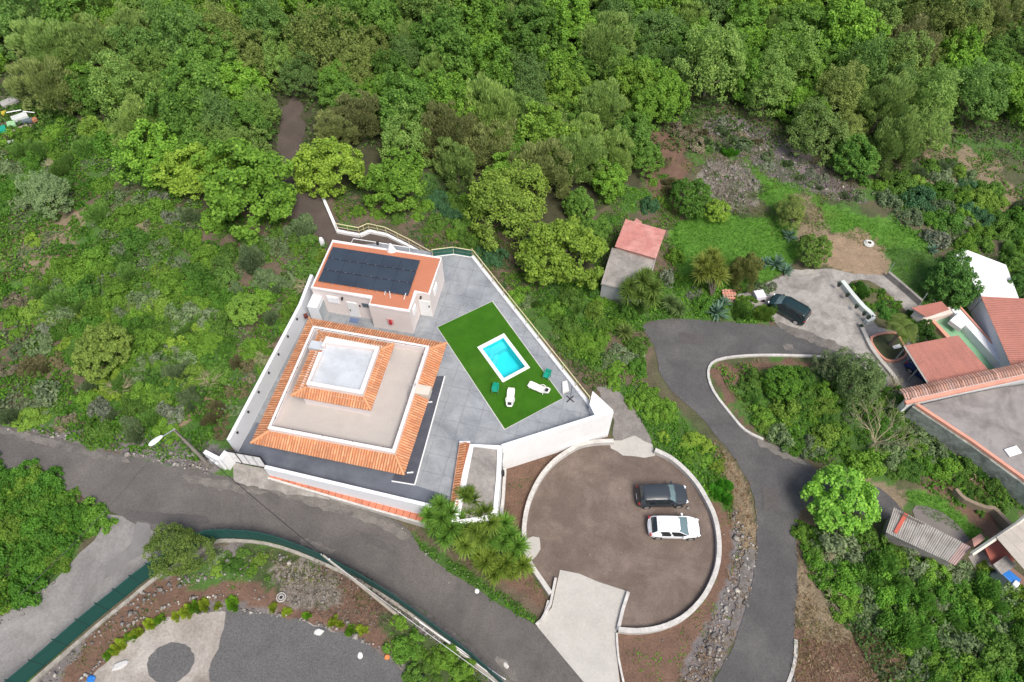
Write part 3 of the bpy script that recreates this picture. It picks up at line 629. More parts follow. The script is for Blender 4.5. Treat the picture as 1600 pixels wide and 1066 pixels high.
# tower
tz = T + 5.0; tw = squarish(PX([(497.5, 515.5), (614.5, 540), (580, 642), (458, 618)], tz)); ti = squarish(PX([(507, 528.5), (592.6, 544), (567, 618), (479.5, 601)], T + 5.75))
tower = vroot
for k in range(4):
    a, b = k, (k + 1) % 4; cut = None
    if k == 3: L = math.hypot(tw[0][0] - tw[3][0], tw[0][1] - tw[3][1]); cut = (L * .68, L * .80)
    tile_band(vroot, tw[a], tw[b], ti[b], ti[a], tz, tz + .42, cut=cut)
    if k == 3:
        e = (Vector(tw[0]) - Vector(tw[3])).normalized(); n = Vector((-e.y, e.x)); n = n if n.dot(Vector(ti[3]) - Vector(tw[3])) > 0 else -n; D = n.dot(Vector(ti[3]) - Vector(tw[3]))
        pts = [tuple(Vector(tw[3]) + e * cut[0] - n * .1), tuple(Vector(tw[3]) + e * cut[1] - n * .1), tuple(Vector(tw[3]) + e * cut[1] + n * (D + .4)), tuple(Vector(tw[3]) + e * cut[0] + n * (D + .4))]
        MB().prism(pts, tz, tz + .46).put('roof_outlet', paleg, vroot)
hips(vroot, tw, ti, tz, tz + .42)
twr = inset(tw, .62); MB().wall(twr + [twr[0]], .25, T + 3.0, tz + .25).put('tower_wall', pinkw, vroot)
MB().prism(inset(ti, .04), tz + .1, tz + .45).put('tower_roof_floor', paleg, vroot)
ii = inset(ti, .14); cutA = lerp(ii[3], ii[0], .70); cutB = lerp(ii[3], ii[0], .84)
MB().wall([cutB, ii[0], ii[1], ii[2], ii[3], cutA], .28, tz + .3, tz + .85).put('tower_parapet', pinkw, vroot)
MB().wall([cutB, ii[0], ii[1], ii[2], ii[3], cutA], .30, tz + .85, tz + .89).put('tower_parapet_cap', mat('blush_cap', ()), vroot)
# ladder on the roof terrace edge
ld = thing('ladder', 'small metal ladder leaning inside the right parapet of the villa roof terrace', 'ladder', (*P(643, 618, T + 3.0), T + 3.0))
a, b = P(640, 620, T + 3.0), P(646, 600, T + 4.0)
for dx in (-.2, .2): MB().tube([(a[0] + dx, a[1], T + 3.0), (b[0] + dx, b[1], T + 4.1)], .03, 5).put('side_rail', alum, ld)
for k in range(4): q = (k + .5) / 4; p = lerp((*a, T + 3.0), (*b, T + 4.1), q); MB().tube([(p[0] - .2, p[1], p[2]), (p[0] + .2, p[1], p[2])], .02, 5).put('rung', alum, ld)

# ------------------------------------------------------------------ outbuilding with solar panels
oz = T + 3.35
opx = [(525, 373), (689.5, 406), (671.7, 460), (650.5, 457), (640, 487), (574.5, 476.5), (580, 463.5), (480, 451)]
ob = PX(opx, oz)
qd = squarish([ob[0], ob[1], P(655, 508, oz), ob[7]])
ax = (Vector(ob[4]) - Vector(ob[5])).normalized(); ax = (ax + (Vector(ob[1]) - Vector(ob[0])).normalized() + (Vector(ob[6]) - Vector(ob[7])).normalized()).normalized(); ay = Vector((-ax.y, ax.x))
O = Vector(ob[7]); loc = lambda p: ((Vector(p) - O).dot(ax), (Vector(p) - O).dot(ay)); wld = lambda u, v: tuple(O + ax * u + ay * v)
L_ = [loc(p) for p in ob]; xa = (L_[0][0] + L_[7][0]) / 2; xb = (L_[1][0] + L_[2][0]) / 2; xc = (L_[3][0] + L_[4][0]) / 2; xd = (L_[5][0] + L_[6][0]) / 2
ya = (L_[0][1] + L_[1][1]) / 2; yb = (L_[2][1] + L_[3][1]) / 2; yc = (L_[4][1] + L_[5][1]) / 2; yd = (L_[6][1] + L_[7][1]) / 2
OB = [wld(xa, ya), wld(xb, ya), wld(xb, yb), wld(xc, yb), wld(xc, yc), wld(xd, yc), wld(xd, yd), wld(xa, yd)]
og = thing('outbuilding', 'blush outbuilding with flat terracotta roof carrying a black solar array', 'building', (*wld((xa + xb) / 2, ya - 2.5), T))
MB().prism(inset(OB, .03), T - 2.5, oz - .06).put('wall', pinkw, og)
MB().wall(inset(OB, .08), .16, oz - .2, oz + .02, closed=True).put('roof_rim', mat('blush_cap', ()), og)
MB().prism(inset(OB, .15), oz - .08, oz - .005).put('roof', membr, og)
def south(u, z, w_, h, v, name, m, parent=og, d=.06, child=None):
    p = Vector(wld(u, v)) - ay * d / 2; an = math.atan2(ax.y, ax.x); o = MB().box((p.x, p.y, z), (w_, d, h), an).put(name, m, parent)
    if child: q = Vector(wld(u, v)) - ay * (d + .02); MB().box((q.x, q.y, z), (w_ * .82, .04, h * .85), an).put('pane', child, o)
    return o
def upos(px, py, z): return loc(P(px, py, z))[0]
shut = mat('shutter_white', (.80, .80, .82))
du = (xd - xa)
south(xa + du * .33, T + 2.1, 1.1, .9, yd + .03, 'window', shut, child=shut)
dd = south(xa + du * .64, T + 1.08, .95, 2.1, yd + .03, 'door', bright); south(xa + du * .64 - .3, T + 1.0, .06, .2, yd - .05, 'handle', darkm, dd)
south(xa + du * .64 - .75, T + 2.6, .12, .3, yd + .03, 'wall_lamp', darkm, d=.2); south(xa + du * .64 + .72, T + 1.8, .12, .25, yd + .03, 'switch', darkm)
south(xa + du * .88, T + 2.1, .7, .6, yd + .03, 'window', alum, child=pavgl)
dd = south((xc + xb) / 2 - .02, T + 1.15, (xb - xc) * .86, 2.2, yb + .03, 'door', bright)
south(xc + .35, T + 2.75, .12, .25, yb + .03, 'wall_lamp', darkm, d=.2); south(xb - .2, T + 1.6, .08, .2, yb - .04, 'lock', darkm)
def east(vv, z, w_, h, u, name, m, child=None):
    p = Vector(wld(u, vv)) + ax * .03; an = math.atan2(ay.y, ay.x); o = MB().box((p.x, p.y, z), (w_, .06, h), an).put(name, m, og)
    if child: q = Vector(wld(u, vv)) + ax * .08; MB().box((q.x, q.y, z), (w_ * .82, .04, h * .85), an).put('pane', child, o)
east((yb + yc) / 2, T + 2.2, .7, .9, xc - .03, 'window', shut, child=shut); east((ya + yb) / 2 - .6, T + 2.2, .9, .9, xb - .03, 'window', shut, child=shut)
fe = Vector(wld(xd + (xc - xd) * .48, yc)) - ay * .12
f_ = thing('fire_extinguisher', 'red fire extinguisher hanging on the blush wall of the outbuilding', 'fire extinguisher', (fe.x, fe.y, T + 1.1))
MB().box((fe.x, fe.y + .07, T + 1.42), (.55, .04, .75), math.atan2(ax.y, ax.x)).put('backing_plate', mat('faded_red', (.62, .36, .36)), f_)
MB().tube([(fe.x, fe.y, T + 1.15), (fe.x, fe.y, T + 1.65)], .13, 10).put('cylinder', redp, f_); MB().tube([(fe.x, fe.y, T + 1.65), (fe.x, fe.y - .02, T + 1.78)], .05, 6).put('valve', darkm, f_)
dm = Vector(wld(xa + du * .64, yd)) - ay * .45
MB().box((dm.x, dm.y, T + .03), (.85, .5, .03), math.atan2(ax.y, ax.x)).put('door_mat', mat('blue_mat', (.10, .14, .25), .9), label='blue doormat in front of the white outbuilding door', cat='doormat')
# solar array: five by three modules on a low frame
pq = squarish(PX([(520, 388), (658.5, 406.5), (637, 459.5), (495.5, 440)], oz + .25))
sa = thing('solar_array', 'black solar array of fifteen modules on the terracotta roof', 'solar panels', (*pq[3], oz))
A, B, C_, D_ = map(Vector, pq); U_ = (B - A) / 5; V_ = (D_ - A) / 3; gap = .018
an = math.atan2(U_.y, U_.x)
for i in range(5):
    for j in range(3):
        z0 = oz + .30 - .05 * j; c = A + U_ * (i + .5) + V_ * (j + .5)
        o = MB().box((c.x, c.y, z0), (U_.length - gap, V_.length - gap, .04), an).put('solar_module', panelm, sa)
        for sx in (-.22, .22):
            q = c + U_ * sx + V_ * .5
            if j < 2: MB().box((q.x, q.y, z0 + .03), (.09, .05, .02), an).put('clamp', alum, sa)
    for sx in (.25, .8):
        q = A + U_ * (i + sx) + V_ * 3.04; MB().box((q.x, q.y, oz + .1), (.06, .1, .22), an).put('foot', alum, sa)
for j in range(3):
    a = A + V_ * (j + .5); b = a + (B - A); MB().tube([(a.x, a.y, oz + .2 - .05 * j), (b.x, b.y, oz + .2 - .05 * j)], .03, 4).put('rail', alum, sa)
for p0, p1 in (((608.5, 455), (610, 466)), ((602, 455), (601, 461)), ((634, 458), (631, 468))):
    a, b = P(*p0, oz + .3), P(*p1, oz + .05); MB().tube([(*a, oz + .3), (*b, oz + .05)], .03, 4).put('conduit', bright, sa)
# pipe frame and white cone on the roof edge behind the array
pf = thing('rooftop_pipework', 'thin white pipe frame standing along the back edge of the solar roof', 'pipe', (*P(548, 381, oz), oz)); pts = [(*P(548, 381, oz), oz), (*P(552, 373, oz + .5), oz + .5), (*P(640, 387, oz + .5), oz + .5), (*P(640, 394, oz), oz)]
MB().tube(pts, .035, 5).put('pipe', bright, pf); q = P(590, 380.5, oz + .5); MB().box((*q, oz + .5), (.22, .22, .3)).put('junction_box', darkm, pf)
q = P(612, 392, oz); cn = MB(); n_ = 16
cn.add([(q[0] + math.cos(2 * math.pi * k / n_) * .45, q[1] + math.sin(2 * math.pi * k / n_) * .3, oz) for k in range(n_)] + [(q[0] + math.cos(2 * math.pi * k / n_) * .09, q[1] + math.sin(2 * math.pi * k / n_) * .06, oz + .95) for k in range(n_)], [(k, (k + 1) % n_, n_ + (k + 1) % n_, n_ + k) for k in range(n_)] + [tuple(range(n_, 2 * n_))])
cn.put('roof_vent', bright, label='white conical vent at the back edge of the solar roof', cat='vent')
# white cabinet at the wall end
cb = PX([(480, 451), (497, 452), (497, 470), (478, 470)], T + 2.2)
q = wld(xa + .35, yd - .55); cbn = thing('cabinet', 'white masonry cabinet with grey door between side wall and outbuilding', 'cabinet', (*q, T)); MB().box((q[0], q[1], T + 1.15), (.9, 1.5, 2.3), math.atan2(ax.y, ax.x)).put('body', white, cbn)
q2 = Vector(q) + ax * .47; MB().box((q2.x, q2.y, T + .95), (.04, 1.2, 1.7), math.atan2(ax.y, ax.x)).put('door', mat('grey_door', (.36, .40, .42)), cbn)
q3 = P(478, 494, T + 1.6); MB().box((*q3, T + 1.6), (.35, .3, .4), .4).put('water_heater', mat('dark_red', (.12, .03, .02)), label='small dark wall lantern at the inner end of the left white wall', cat='lantern')

# ------------------------------------------------------------------ storage block with tile strip beside the terrace
sz = T + .75
sb = PX([(734, 692), (784.5, 696), (782.5, 745), (777, 802), (764, 812), (706, 818)], sz)
sbo = thing('storage_block', 'concrete roofed white storage block with a strip of orange tiles beside the yucca trees', 'building', (*sb[0], 0))
MB().prism(inset(sb, .02), -.3, sz - .25).put('wall', bright, sbo)
MB().wall(inset(sb, .18), .34, sz - .4, sz, closed=True).put('parapet', bright, sbo)
MB().prism(inset(sb, .3), sz - .3, sz - .14).put('roof', concd, sbo)
s0 = PX([(718.5, 692), (703.5, 792)], sz - .3); s1 = [tuple(Vector(p) + Vector((.02, 0))) for p in PX([(734, 692), (714, 793)], sz + .05)]
tile_band(sbo, s0[1], s0[0], s1[0], s1[1], sz - .35, sz + .04)
MB().prism(PX([(718.5, 692), (735, 692), (715, 793), (703.5, 792)], T), T - 1.6, sz - .42).put('wall', white, sbo)
wz('boundary_wall', PX([(789, 733), (786, 780), (780, 830)], 1.0), .25, -.2, 1.2, 'narrow white wall beside the storage block above the brown soil bed', m=ringw)
pp = thing('vent_pipe', 'short black pipe on the right side of the storage block', 'pipe', (*P(786, 741, 2.8), 2.8)); MB().tube([(*P(786, 741, 2.8), 2.6), (*P(786, 741, 2.8), 3.4)], .12, 8).put('pipe', darkm, pp)

# ------------------------------------------------------------------ turf, pool, loungers
cp = squarish(PX([(745.5, 542.5), (787, 521.5), (829, 574.5), (785.5, 597.5)], T + .05)); ci = inset(cp, .30)
slab('artificial_lawn', matpx, T - .1, T + .03, turf, None, holes=[inset(cp, .04)], label='rectangle of bright artificial turf laid round the small pool', cat='artificial lawn')
MB().wall(inset(matpx, -.02), .05, T - .05, T + .036, closed=True).put('turf_edging', mat('edge_strip', (.5, .5, .45)), label='thin pale strip edging the artificial turf', cat='edging')
pl = thing('swimming_pool', 'small rectangular turquoise plunge pool with white coping and corner steps', 'swimming pool', (*cp[0], T))
slab('coping', cp, T - .1, T + .07, cream, pl, holes=[ci])
MB().wall(inset(ci, -.05), .1, T - 1.3, T + .02, closed=True).put('pool_wall', bluep, pl); MB().prism(inset(ci, -.08), T - 1.4, T - 1.25).put('pool_floor', bluep, pl)
a, b, c, d = map(Vector, ci); ex = (b - a).normalized(); ey = (d - a).normalized(); Wd = (b - a).length
bstep = mat('pool_step', (.16, .62, .68), .4)
MB().prism([tuple(a), tuple(b), tuple(b + ey * .75), tuple(a + ey * .75)], T - 1.3, T - .62).put('bench', bstep, pl)
for k, (r_, z_) in enumerate(((1.35, .95), (1.0, .65), (.65, .35))):
    pts = [tuple(a)] + [tuple(a + ex * r_ * math.cos(t) + ey * r_ * 1.25 * math.sin(t)) for t in np.linspace(0, math.pi / 2, 9)]
    MB().prism(pts, T - 1.3, T - z_).put('step', mat('pool_step', ()), pl)
sheet('water', inset(ci, .01), T - .12, waterm, step=.5, parent=pl, zf=lambda x, y: x * 0)
def lounger(px, py, ang, label):
    g = P(px, py, T + .3); t = thing('sun_lounger', label, 'sun lounger', (*g, T + .03), 'white sun loungers on the turf')
    M = Matrix.Rotation(ang, 3, 'Z'); W = lambda x, y, z: tuple(Vector(g).to_3d() + Vector((0, 0, T + .03)) + M @ Vector((x, y, z)))
    prof = [(-.98, .30, .24), (-.8, .31, .31), (-.4, .30, .32), (0, .32, .30), (.25, .30, .31), (.45, .40, .32), (.7, .55, .31), (.9, .62, .26), (.99, .60, .18)]
    b = MB(); vs = []; n = len(prof)
    for x, z, hw in prof:
        for yy in (-hw, -hw * .6, 0, hw * .6, hw): vs.append(W(x, yy, z + (.03 if abs(yy) > hw * .9 else 0)))
        for yy in (hw, hw * .6, 0, -hw * .6, -hw): vs.append(W(x, yy, z - .07))
    b.add(vs, [(i * 10 + q, i * 10 + (q + 1) % 10, (i + 1) * 10 + (q + 1) % 10, (i + 1) * 10 + q) for i in range(n - 1) for q in range(10)] + [tuple(range(10)), tuple((n - 1) * 10 + q for q in range(10))[::-1]])
    b.put('shell', whitepl, t)
    for x, y in ((-.75, -.24), (-.75, .24), (.45, -.24), (.45, .24)): MB().tube([W(x, y, .26), W(x * 1.08, y, 0)], .05, 6, r1=.035).put('leg', whitepl, t)
    for y in (-.34, .34): MB().tube([W(.0, y, .36), W(.2, y * 1.1, .5), W(.5, y, .5)], .03, 5).put('armrest', whitepl, t)
    MB().box(W(.74, 0, .60), (.26, .3, .04), ang, ry=0).put('head_opening', darkm, t)
    return t
lounger(797.5, 622, R(-95), 'white plastic sun lounger lying straight between the green chair and the other lounger')
lounger(842, 607, R(-28), 'white plastic sun lounger turned sideways near the right edge of the turf')
def chair(px, py, ang, label):
    g = P(px, py, T + .3); t = thing('garden_chair', label, 'chair', (*g, T + .03), 'green garden chairs on the turf')
    M = Matrix.Rotation(ang, 3, 'Z'); W = lambda x, y, z: tuple(Vector(g).to_3d() + Vector((0, 0, T + .03)) + M @ Vector((x, y, z)))
    for k in range(5): MB().box(W(-.22 + k * .11, 0, .43), (.095, .5, .03), ang).put('slat', greenpl, t)
    for k in range(4): MB().box(W(-.28 - k * .03, 0, .52 + k * .1), (.03, .5, .085), ang, ry=-.25).put('back_slat', greenpl, t)
    for x, y in ((-.24, -.25), (-.24, .25), (.26, -.25), (.26, .25)): MB().tube([W(x, y, .66), W(x * 1.1, y * 1.05, 0)], .02, 5).put('leg', alum if x > 0 else greenpl, t)
    for y in (-.26, .26): MB().box(W(0, y, .66), (.5, .05, .03), ang).put('armrest', greenpl, t)
chair(774, 609.5, R(-100), 'small green garden chair left of the white loungers')
chair(854.5, 588, R(-115), 'small green garden chair at the right edge of the turf near the corner')
pb = P(891, 624, T); pt_ = thing('parasol_stand', 'bare parasol stand with crossed dark feet on the paving beside the turf corner', 'parasol stand', (*pb, T))
for a_ in (45, 135): 
    dx, dy = math.cos(R(a_)) * .42, math.sin(R(a_)) * .42; MB().tube([(pb[0] - dx, pb[1] - dy, T + .06), (pb[0] + dx, pb[1] + dy, T + .06)], .045, 5).put('foot', darkm, pt_)
MB().tube([(*pb, T), (*pb, T + 2.3)], .03, 6).put('pole', mat('grey_metal', (.14, .15, .17)), pt_); MB().tube([(*pb, T + .7), (pb[0] + .8, pb[1] + .25, T + 1.0)], .02, 5).put('crank_arm', alum, pt_)
lb = PX([(878.5, 598), (886, 596), (889, 612), (879, 616)], T)
MB().prism(lb, T + .01, T + .16).put('base_slab', mat('pale_stone', (.62, .60, .56)), label='pale stone slab lying on the paving near the parasol stand', cat='slab')
MB().wall(PX([(726.5, 473.5), (731.5, 474), (728, 479), (723, 478)], T), .05, T, T + .03, closed=True).put('floor_hatch', joint, label='small square hatch in the paving above the turf', cat='hatch')
p = P(893, 668, T + .04); MB().box((*p, T + .02), (1.2, .02, .02), .4).put('clothes_line', darkm, label='thin dark line lying on the paving by the white wall', cat='line')

# ------------------------------------------------------------------ green screen fence and its kerb
fpx = [(8, 1092), (70, 1040), (140, 978), (196, 932), (245, 893), (300, 862), (322, 846), (345, 841), (395, 842), (440, 851), (500, 874), (560, 903), (620, 940), (680, 984), (740, 1030), (790, 1075)]
fw_ = [PH(*p, .1) for p in smooth(fpx, 2)]
gf = thing('screen_fence', 'dark green screen fence curving along the main road above the stony yard', 'fence', fw_[0])
nfe = len(fw_)
for k in range(nfe - 1):
    a, b = fw_[k], fw_[k + 1]; t = k / nfe; hh = 1.8
    MB().wall([a[:2], b[:2]], .05, [a[2], b[2]], [a[2] + hh, b[2] + hh]).put('screen_panel', gmesh, gf)
    MB().tube([a, (a[0], a[1], a[2] + hh + .22)], .05, 6).put('post', mat('dark_green_post', (.01, .05, .045)), gf)
gk = thing('fence_kerb', 'rough pale concrete footing running under the dark green fence', 'kerb', fw_[0])
off = [PH(p[0] + (5 if i < 7 else -1), p[1] + 4, .18) for i, p in enumerate(fpx)]; off = smooth(off, 2)
for k in range(0, len(off) - 1, 3):
    g = off[k:k + 4]
    if len(g) > 1: MB().wall([p[:2] for p in g], .24 + random.uniform(-.05, .08), [p[2] - .5 for p in g], [p[2] + random.uniform(-.04, .05) for p in g]).put('kerb_section', mat('rough_kerb', (.32, .30, .27), .95, .25, .4, stain=(.2, .18, .15), stain_scale=1.5, stain_amt=.9), gk)

# ------------------------------------------------------------------ street lamp and poles with cables
def cable(pts, sag, label, r=.022, m=darkm):
    t = MB(); out = []
    for a, b in zip(pts[:-1], pts[1:]):
        for q in range(13):
            u = q / 12; p = lerp(a, b, u); out.append((p[0], p[1], p[2] - sag * 4 * u * (1 - u)))
    t.tube(out, r, 4).put('cable', m, label=label, cat='cable')
lb_ = PH(323, 724); lt = (*P(272, 671, lb_[2] + 7.0), lb_[2] + 7.0); lt = (lb_[0] + (lt[0] - lb_[0]), lt[1], lt[2])
sp = thing('street_lamp', 'street lamp with long white oval head on a pale pole left of the villa entrance', 'street lamp', lb_)
MB().tube([lb_, lt], .13, 8, r1=.09).put('pole', woodp, sp)
hd = (*P(244, 688, lb_[2] + 7.2), lb_[2] + 7.2); MB().tube([lt, lerp(lt, hd, .6), lerp(lt, hd, .9)], .045, 6).put('arm', alum, sp)
dv = (Vector(hd) - Vector(lt)).normalized(); an = math.atan2(dv.y, dv.x); hb = MB(); vs = []; n_ = 10
for i, (x, w_, h_) in enumerate(((-.5, .06, .05), (-.4, .12, .08), (-.1, .2, .12), (.25, .22, .12), (.48, .16, .08), (.58, .05, .03))):
    for k in range(n_):
        a = 2 * math.pi * k / n_; q = Vector((x, math.cos(a) * w_, math.sin(a) * h_)); q.rotate(Matrix.Rotation(an, 3, 'Z')); vs.append(Vector(hd) + q)
hb.add(vs, [(i * n_ + k, i * n_ + (k + 1) % n_, (i + 1) * n_ + (k + 1) % n_, (i + 1) * n_ + k) for i in range(5) for k in range(n_)] + [tuple(range(n_))[::-1], tuple(5 * n_ + k for k in range(n_))])
hb.put('lamp_head', lampw, sp, sm=True)
ub = PH(622, 962); ut = (*P(504, 867, ub[2] + 5.5), ub[2] + 5.5)
up = thing('utility_pole', 'weathered utility pole leaning over the green fence above the dug soil', 'utility pole', ub)
MB().tube([ub, ut], .14, 8, r1=.08).put('pole', woodp, up); q = lerp(ub, ut, .96)
MB().tube([(q[0] - .35, q[1] + .2, q[2]), (q[0] + .35, q[1] - .2, q[2])], .04, 5).put('crossarm', alum, up)
for s_ in (-.3, .3): MB().tube([(q[0] + s_, q[1] - s_ * .6, q[2]), (q[0] + s_, q[1] - s_ * .6, q[2] + .18)], .05, 6).put('insulator', bright, up)
cable([lt, ut], .5, 'thin dark cable crossing the main road from the street lamp to the leaning pole')
cable([ut, (*P(800, 1085, 5.), 5.)], .5, 'thin pale cable running from the leaning pole towards the lower right', .02, mat('pale_cable', (.6, .6, .58)))
cable([lt, (*P(30, 930, 9.), 9.)], .6, 'thin dark cable crossing the road left of the street lamp')
for (a, b, lb1) in (((648, 965), (762, 1050), 'upper of two thin white pipes lying beside the green fence'), ((655, 972), (790, 1062), 'lower of two thin white pipes lying beside the green fence')):
    A_, B_ = PH(*a, .25), PH(*b, .25); MB().tube([A_, lerp(A_, B_, .5), B_], .035, 5).put('pipe', bright, label=lb1, cat='pipe')

# ------------------------------------------------------------------ cars
def lace(tab, xs):
    tab = sorted(tab); return np.interp(xs, [t[0] for t in tab], [t[1] for t in tab])
def sm_(v, k=2):
    for _ in range(k): v = np.r_[v[0], (v[:-2] + 2 * v[1:-1] + v[2:]) / 4, v[-1]]
    return v
def make_car(name, label, px, py, ang, L, Wd, Hh, paint, top, belt, wpt, ws, rw, sw, z=0., roofc=None, lights=True, sidewin=(), roofedge=.62, glassw=None):
    """top: height profile (x from rear 0 to front 1); belt: shoulder height; wpt: half width in plan; ws/rw: windscreen and rear window spans"""
    g = P(px, py, z + .6); t = thing(name, label, 'car', (*g, z)); M = Matrix.Rotation(ang, 3, 'Z'); W = lambda x, y, zz: tuple(Vector((*g, z)) + M @ Vector((x, y, zz)))
    uu = np.linspace(0, 1, 61); nu, xs = 61, uu * .5 + .25 * (1 - np.cos(np.pi * uu)); zt = sm_(lace(top, xs)) * Hh; zb = sm_(lace(belt, xs)) * Hh; hw = sm_(lace(wpt, xs), 1) * Wd / 2
    bot = np.full(nu, .22); bot[0] = .38; bot[-1] = .34
    cab = np.clip((zt - zb) / (Hh - zb.mean()), 0, 1); hr = hw * (1 - .24 * np.clip((zt - zb) / (.34 * Hh), 0, 1))
    rows = []
    nv = 15
    for i in range(nu):
        c = zt[i]; r_ = []
        tk = [(0, c), (hr[i] * .35, c - .006), (hr[i] * .7, c - .02), (hr[i] * .92, c - .05 - .02 * cab[i]), (hr[i], c - .10 * max(.3, cab[i]))]
        zs, ze = tk[-1][1], min(zb[i], tk[-1][1] - .01)
        for q in (.25, .5, .75, 1.): tk.append((hr[i] + (hw[i] - .02 - hr[i]) * q, zs + (ze - zs) * q))
        tk += [(hw[i], ze - .06), (hw[i] + .0, (ze + bot[i]) / 2 + .08), (hw[i] - .005, (ze + bot[i]) / 2 - .06), (hw[i] - .03, bot[i] + .08), (hw[i] - .10, bot[i]), (0, bot[i])]
        rows.append(tk)
    nv = len(rows[0]); x_of = (xs - .5) * L; vs = []
    for i in range(nu):
        for (y, zz) in rows[i]: vs.append((x_of[i], y, zz))
    nside = len(vs)
    for i in range(nu):
        for (y, zz) in rows[i]: vs.append((x_of[i], -y, zz))
    body, wsf, rwf, swf, trim = [], [], [], [], []
    wheelx = ((.185, .815))
    for sgn in (0, 1):
        for i in range(nu - 1):
            xm = (xs[i] + xs[i + 1]) / 2
            for j in range(nv - 1):
                k = sgn * nside; f = (k + i * nv + j, k + (i + 1) * nv + j, k + (i + 1) * nv + j + 1, k + i * nv + j + 1); f = f if sgn else f[::-1]
                if ws[0] + .02 * (j < 2) < xm < ws[1] and j < 3: wsf.append(f)
                elif rw[0] < xm < rw[1] and j < 3: rwf.append(f)
                elif 4 <= j <= 7 and any(a_ < xm + (.02 * (j - 5.5) if xm > .5 else -.015 * (j - 5.5)) < b_ for a_, b_ in sidewin): swf.append(f)
                elif j >= 10 and min(abs(xm - wheelx[0]), abs(xm - wheelx[1])) < .072 and j < 13: trim.append(f)
                else: body.append(f)
    for k in (0, nside):
        body.append(tuple(k + j for j in range(nv))) ; body.append(tuple(k + (nu - 1) * nv + j for j in range(nv))[::-1])
    vw = [W(*v) for v in vs]
    def pt(nm, fs, m, par=t, smz=True):
        used = sorted({i for f in fs for i in f}); mp = {u: i for i, u in enumerate(used)}; b = MB(); b.add([vw[u] for u in used], [tuple(mp[i] for i in f) for f in fs])
        me = npmesh(nm, b.v, b.f, m, smz); bm = bmesh.new(); bm.from_mesh(me); bmesh.ops.remove_doubles(bm, verts=bm.verts, dist=.0008); bmesh.ops.recalc_face_normals(bm, faces=bm.faces); bm.to_mesh(me); bm.free(); return link(nm, me, par)
    pt('body', body, paint); pt('windscreen', wsf, glassw or glassl); pt('rear_window', rwf, glassd)
    s1 = [f for f in swf if f[0] < nside]; s2 = [f for f in swf if f[0] >= nside]
    pt('side_windows', s1, glassd); pt('side_windows', s2, glassd); pt('wheel_arches', trim, rubber)
    for x in wheelx:
        for s_ in (-1, 1):
            xx = (x - .5) * L; yy = s_ * (Wd / 2 - .10); tyre = MB(); tyre.tube([W(xx, yy - .11, .33), W(xx, yy + .11, .33)], .33, 20); o = tyre.put('wheel', rubber, t)
            MB().tube([W(xx, yy + s_ * .08, .33), W(xx, yy + s_ * .125, .33)], .21, 12).put('rim', alum, o)
    iA = min(range(nu), key=lambda i: abs(xs[i] - (ws[0] + .06)))
    for s_ in (-1, 1):
        xx = (ws[0] + .10 - .5) * L; MB().box(W(xx, s_ * (Wd / 2 + .09), zb[iA] + .05), (.13, .2, .12), ang).put('wing_mirror', paint, t)
        MB().box(W(L / 2 - .17, s_ * Wd * .345, zb[-5] - .03), (.22, .26, .08), ang + s_ * -.5).put('headlight', lampw, t)
        MB().box(W(-L / 2 + .13, s_ * Wd * .40, zb[4] - .02), (.16, .2, .16), ang + s_ * .4).put('tail_light', tailr, t)
    MB().box(W(-L / 2 - .015, 0, .62), (.03, .5, .12), ang).put('number_plate', bright, t); MB().box(W(L / 2 + .0, 0, .45), (.03, .5, .11), ang).put('number_plate', bright, t)
    MB().box(W(L / 2 - .01, 0, .5), (.06, Wd * .55, .16), ang).put('grille', darkm, t)
    for s_ in (-.5, .5): a_ = W((ws[1] - .5) * L - .02, s_ * .9 - .3, zt[int(np.searchsorted(xs, ws[1]))] + .02); b_ = W((ws[1] - .5) * L - .05, s_ * .9 + .25, zt[int(np.searchsorted(xs, ws[1]))] + .03); MB().tube([a_, b_], .015, 4).put('wiper', darkm, t)
    return t, W
suv, W = make_car('suv', 'black suv parked above the white hatchback in the gravel circle', 1034, 775, R(1.5), 4.15, 1.76, 1.6, blackp,
   [(0, .50), (.02, .62), (.05, .80), (.12, .97), (.3, 1.0), (.55, .98), (.6, .95), (.75, .68), (.9, .62), (.97, .56), (1, .42)], [(0, .5), (.05, .60), (.6, .61), (.75, .62), (.95, .56), (1, .42)],
   [(0, .66), (.015, .84), (.04, .94), (.12, 1), (.80, 1), (.88, .95), (.94, .85), (.98, .68), (1, .48)], (.60, .745), (.02, .10), 1, sidewin=((.14, .32), (.34, .50), (.52, .66)))
hat, W = make_car('hatchback', 'white hatchback parked below the black suv in the gravel circle', 1053, 824, R(-1.5), 4.12, 1.74, 1.45, whitep,
   [(0, .50), (.03, .60), (.06, .74), (.15, .94), (.3, 1.0), (.48, 1.0), (.56, .96), (.76, .66), (.9, .58), (.97, .50), (1, .38)], [(0, .5), (.06, .60), (.6, .60), (.76, .61), (.95, .50), (1, .38)],
   [(0, .5), (.01, .68), (.035, .84), (.1, .96), (.2, 1), (.78, 1), (.87, .94), (.93, .83), (.975, .64), (1, .40)], (.56, .755), (.045, .155), 1, sidewin=((.22, .40), (.43, .70)))
MB().tube([W(-1.2, 0, 1.44), W(-1.35, 0, 1.56)], .02, 5).put('aerial', darkm, hat)
van, W = make_car('minivan', 'dark green minivan parked on the stained concrete yard', 1232, 483, R(180 - 39), 3.95, 1.66, 1.62, greencar,
   [(0, .5), (.02, .62), (.04, .86), (.10, .97), (.3, 1.0), (.62, .99), (.68, .95), (.84, .66), (.93, .58), (.97, .52), (1, .42)], [(0, .5), (.04, .58), (.65, .58), (.84, .6), (.95, .52), (1, .42)],
   [(0, .8), (.015, .93), (.05, .98), (.12, 1), (.84, 1), (.93, .92), (.97, .8), (.99, .64), (1, .45)], (.68, .83), (.015, .06), 1, sidewin=((.08, .28), (.31, .48), (.51, .73)))
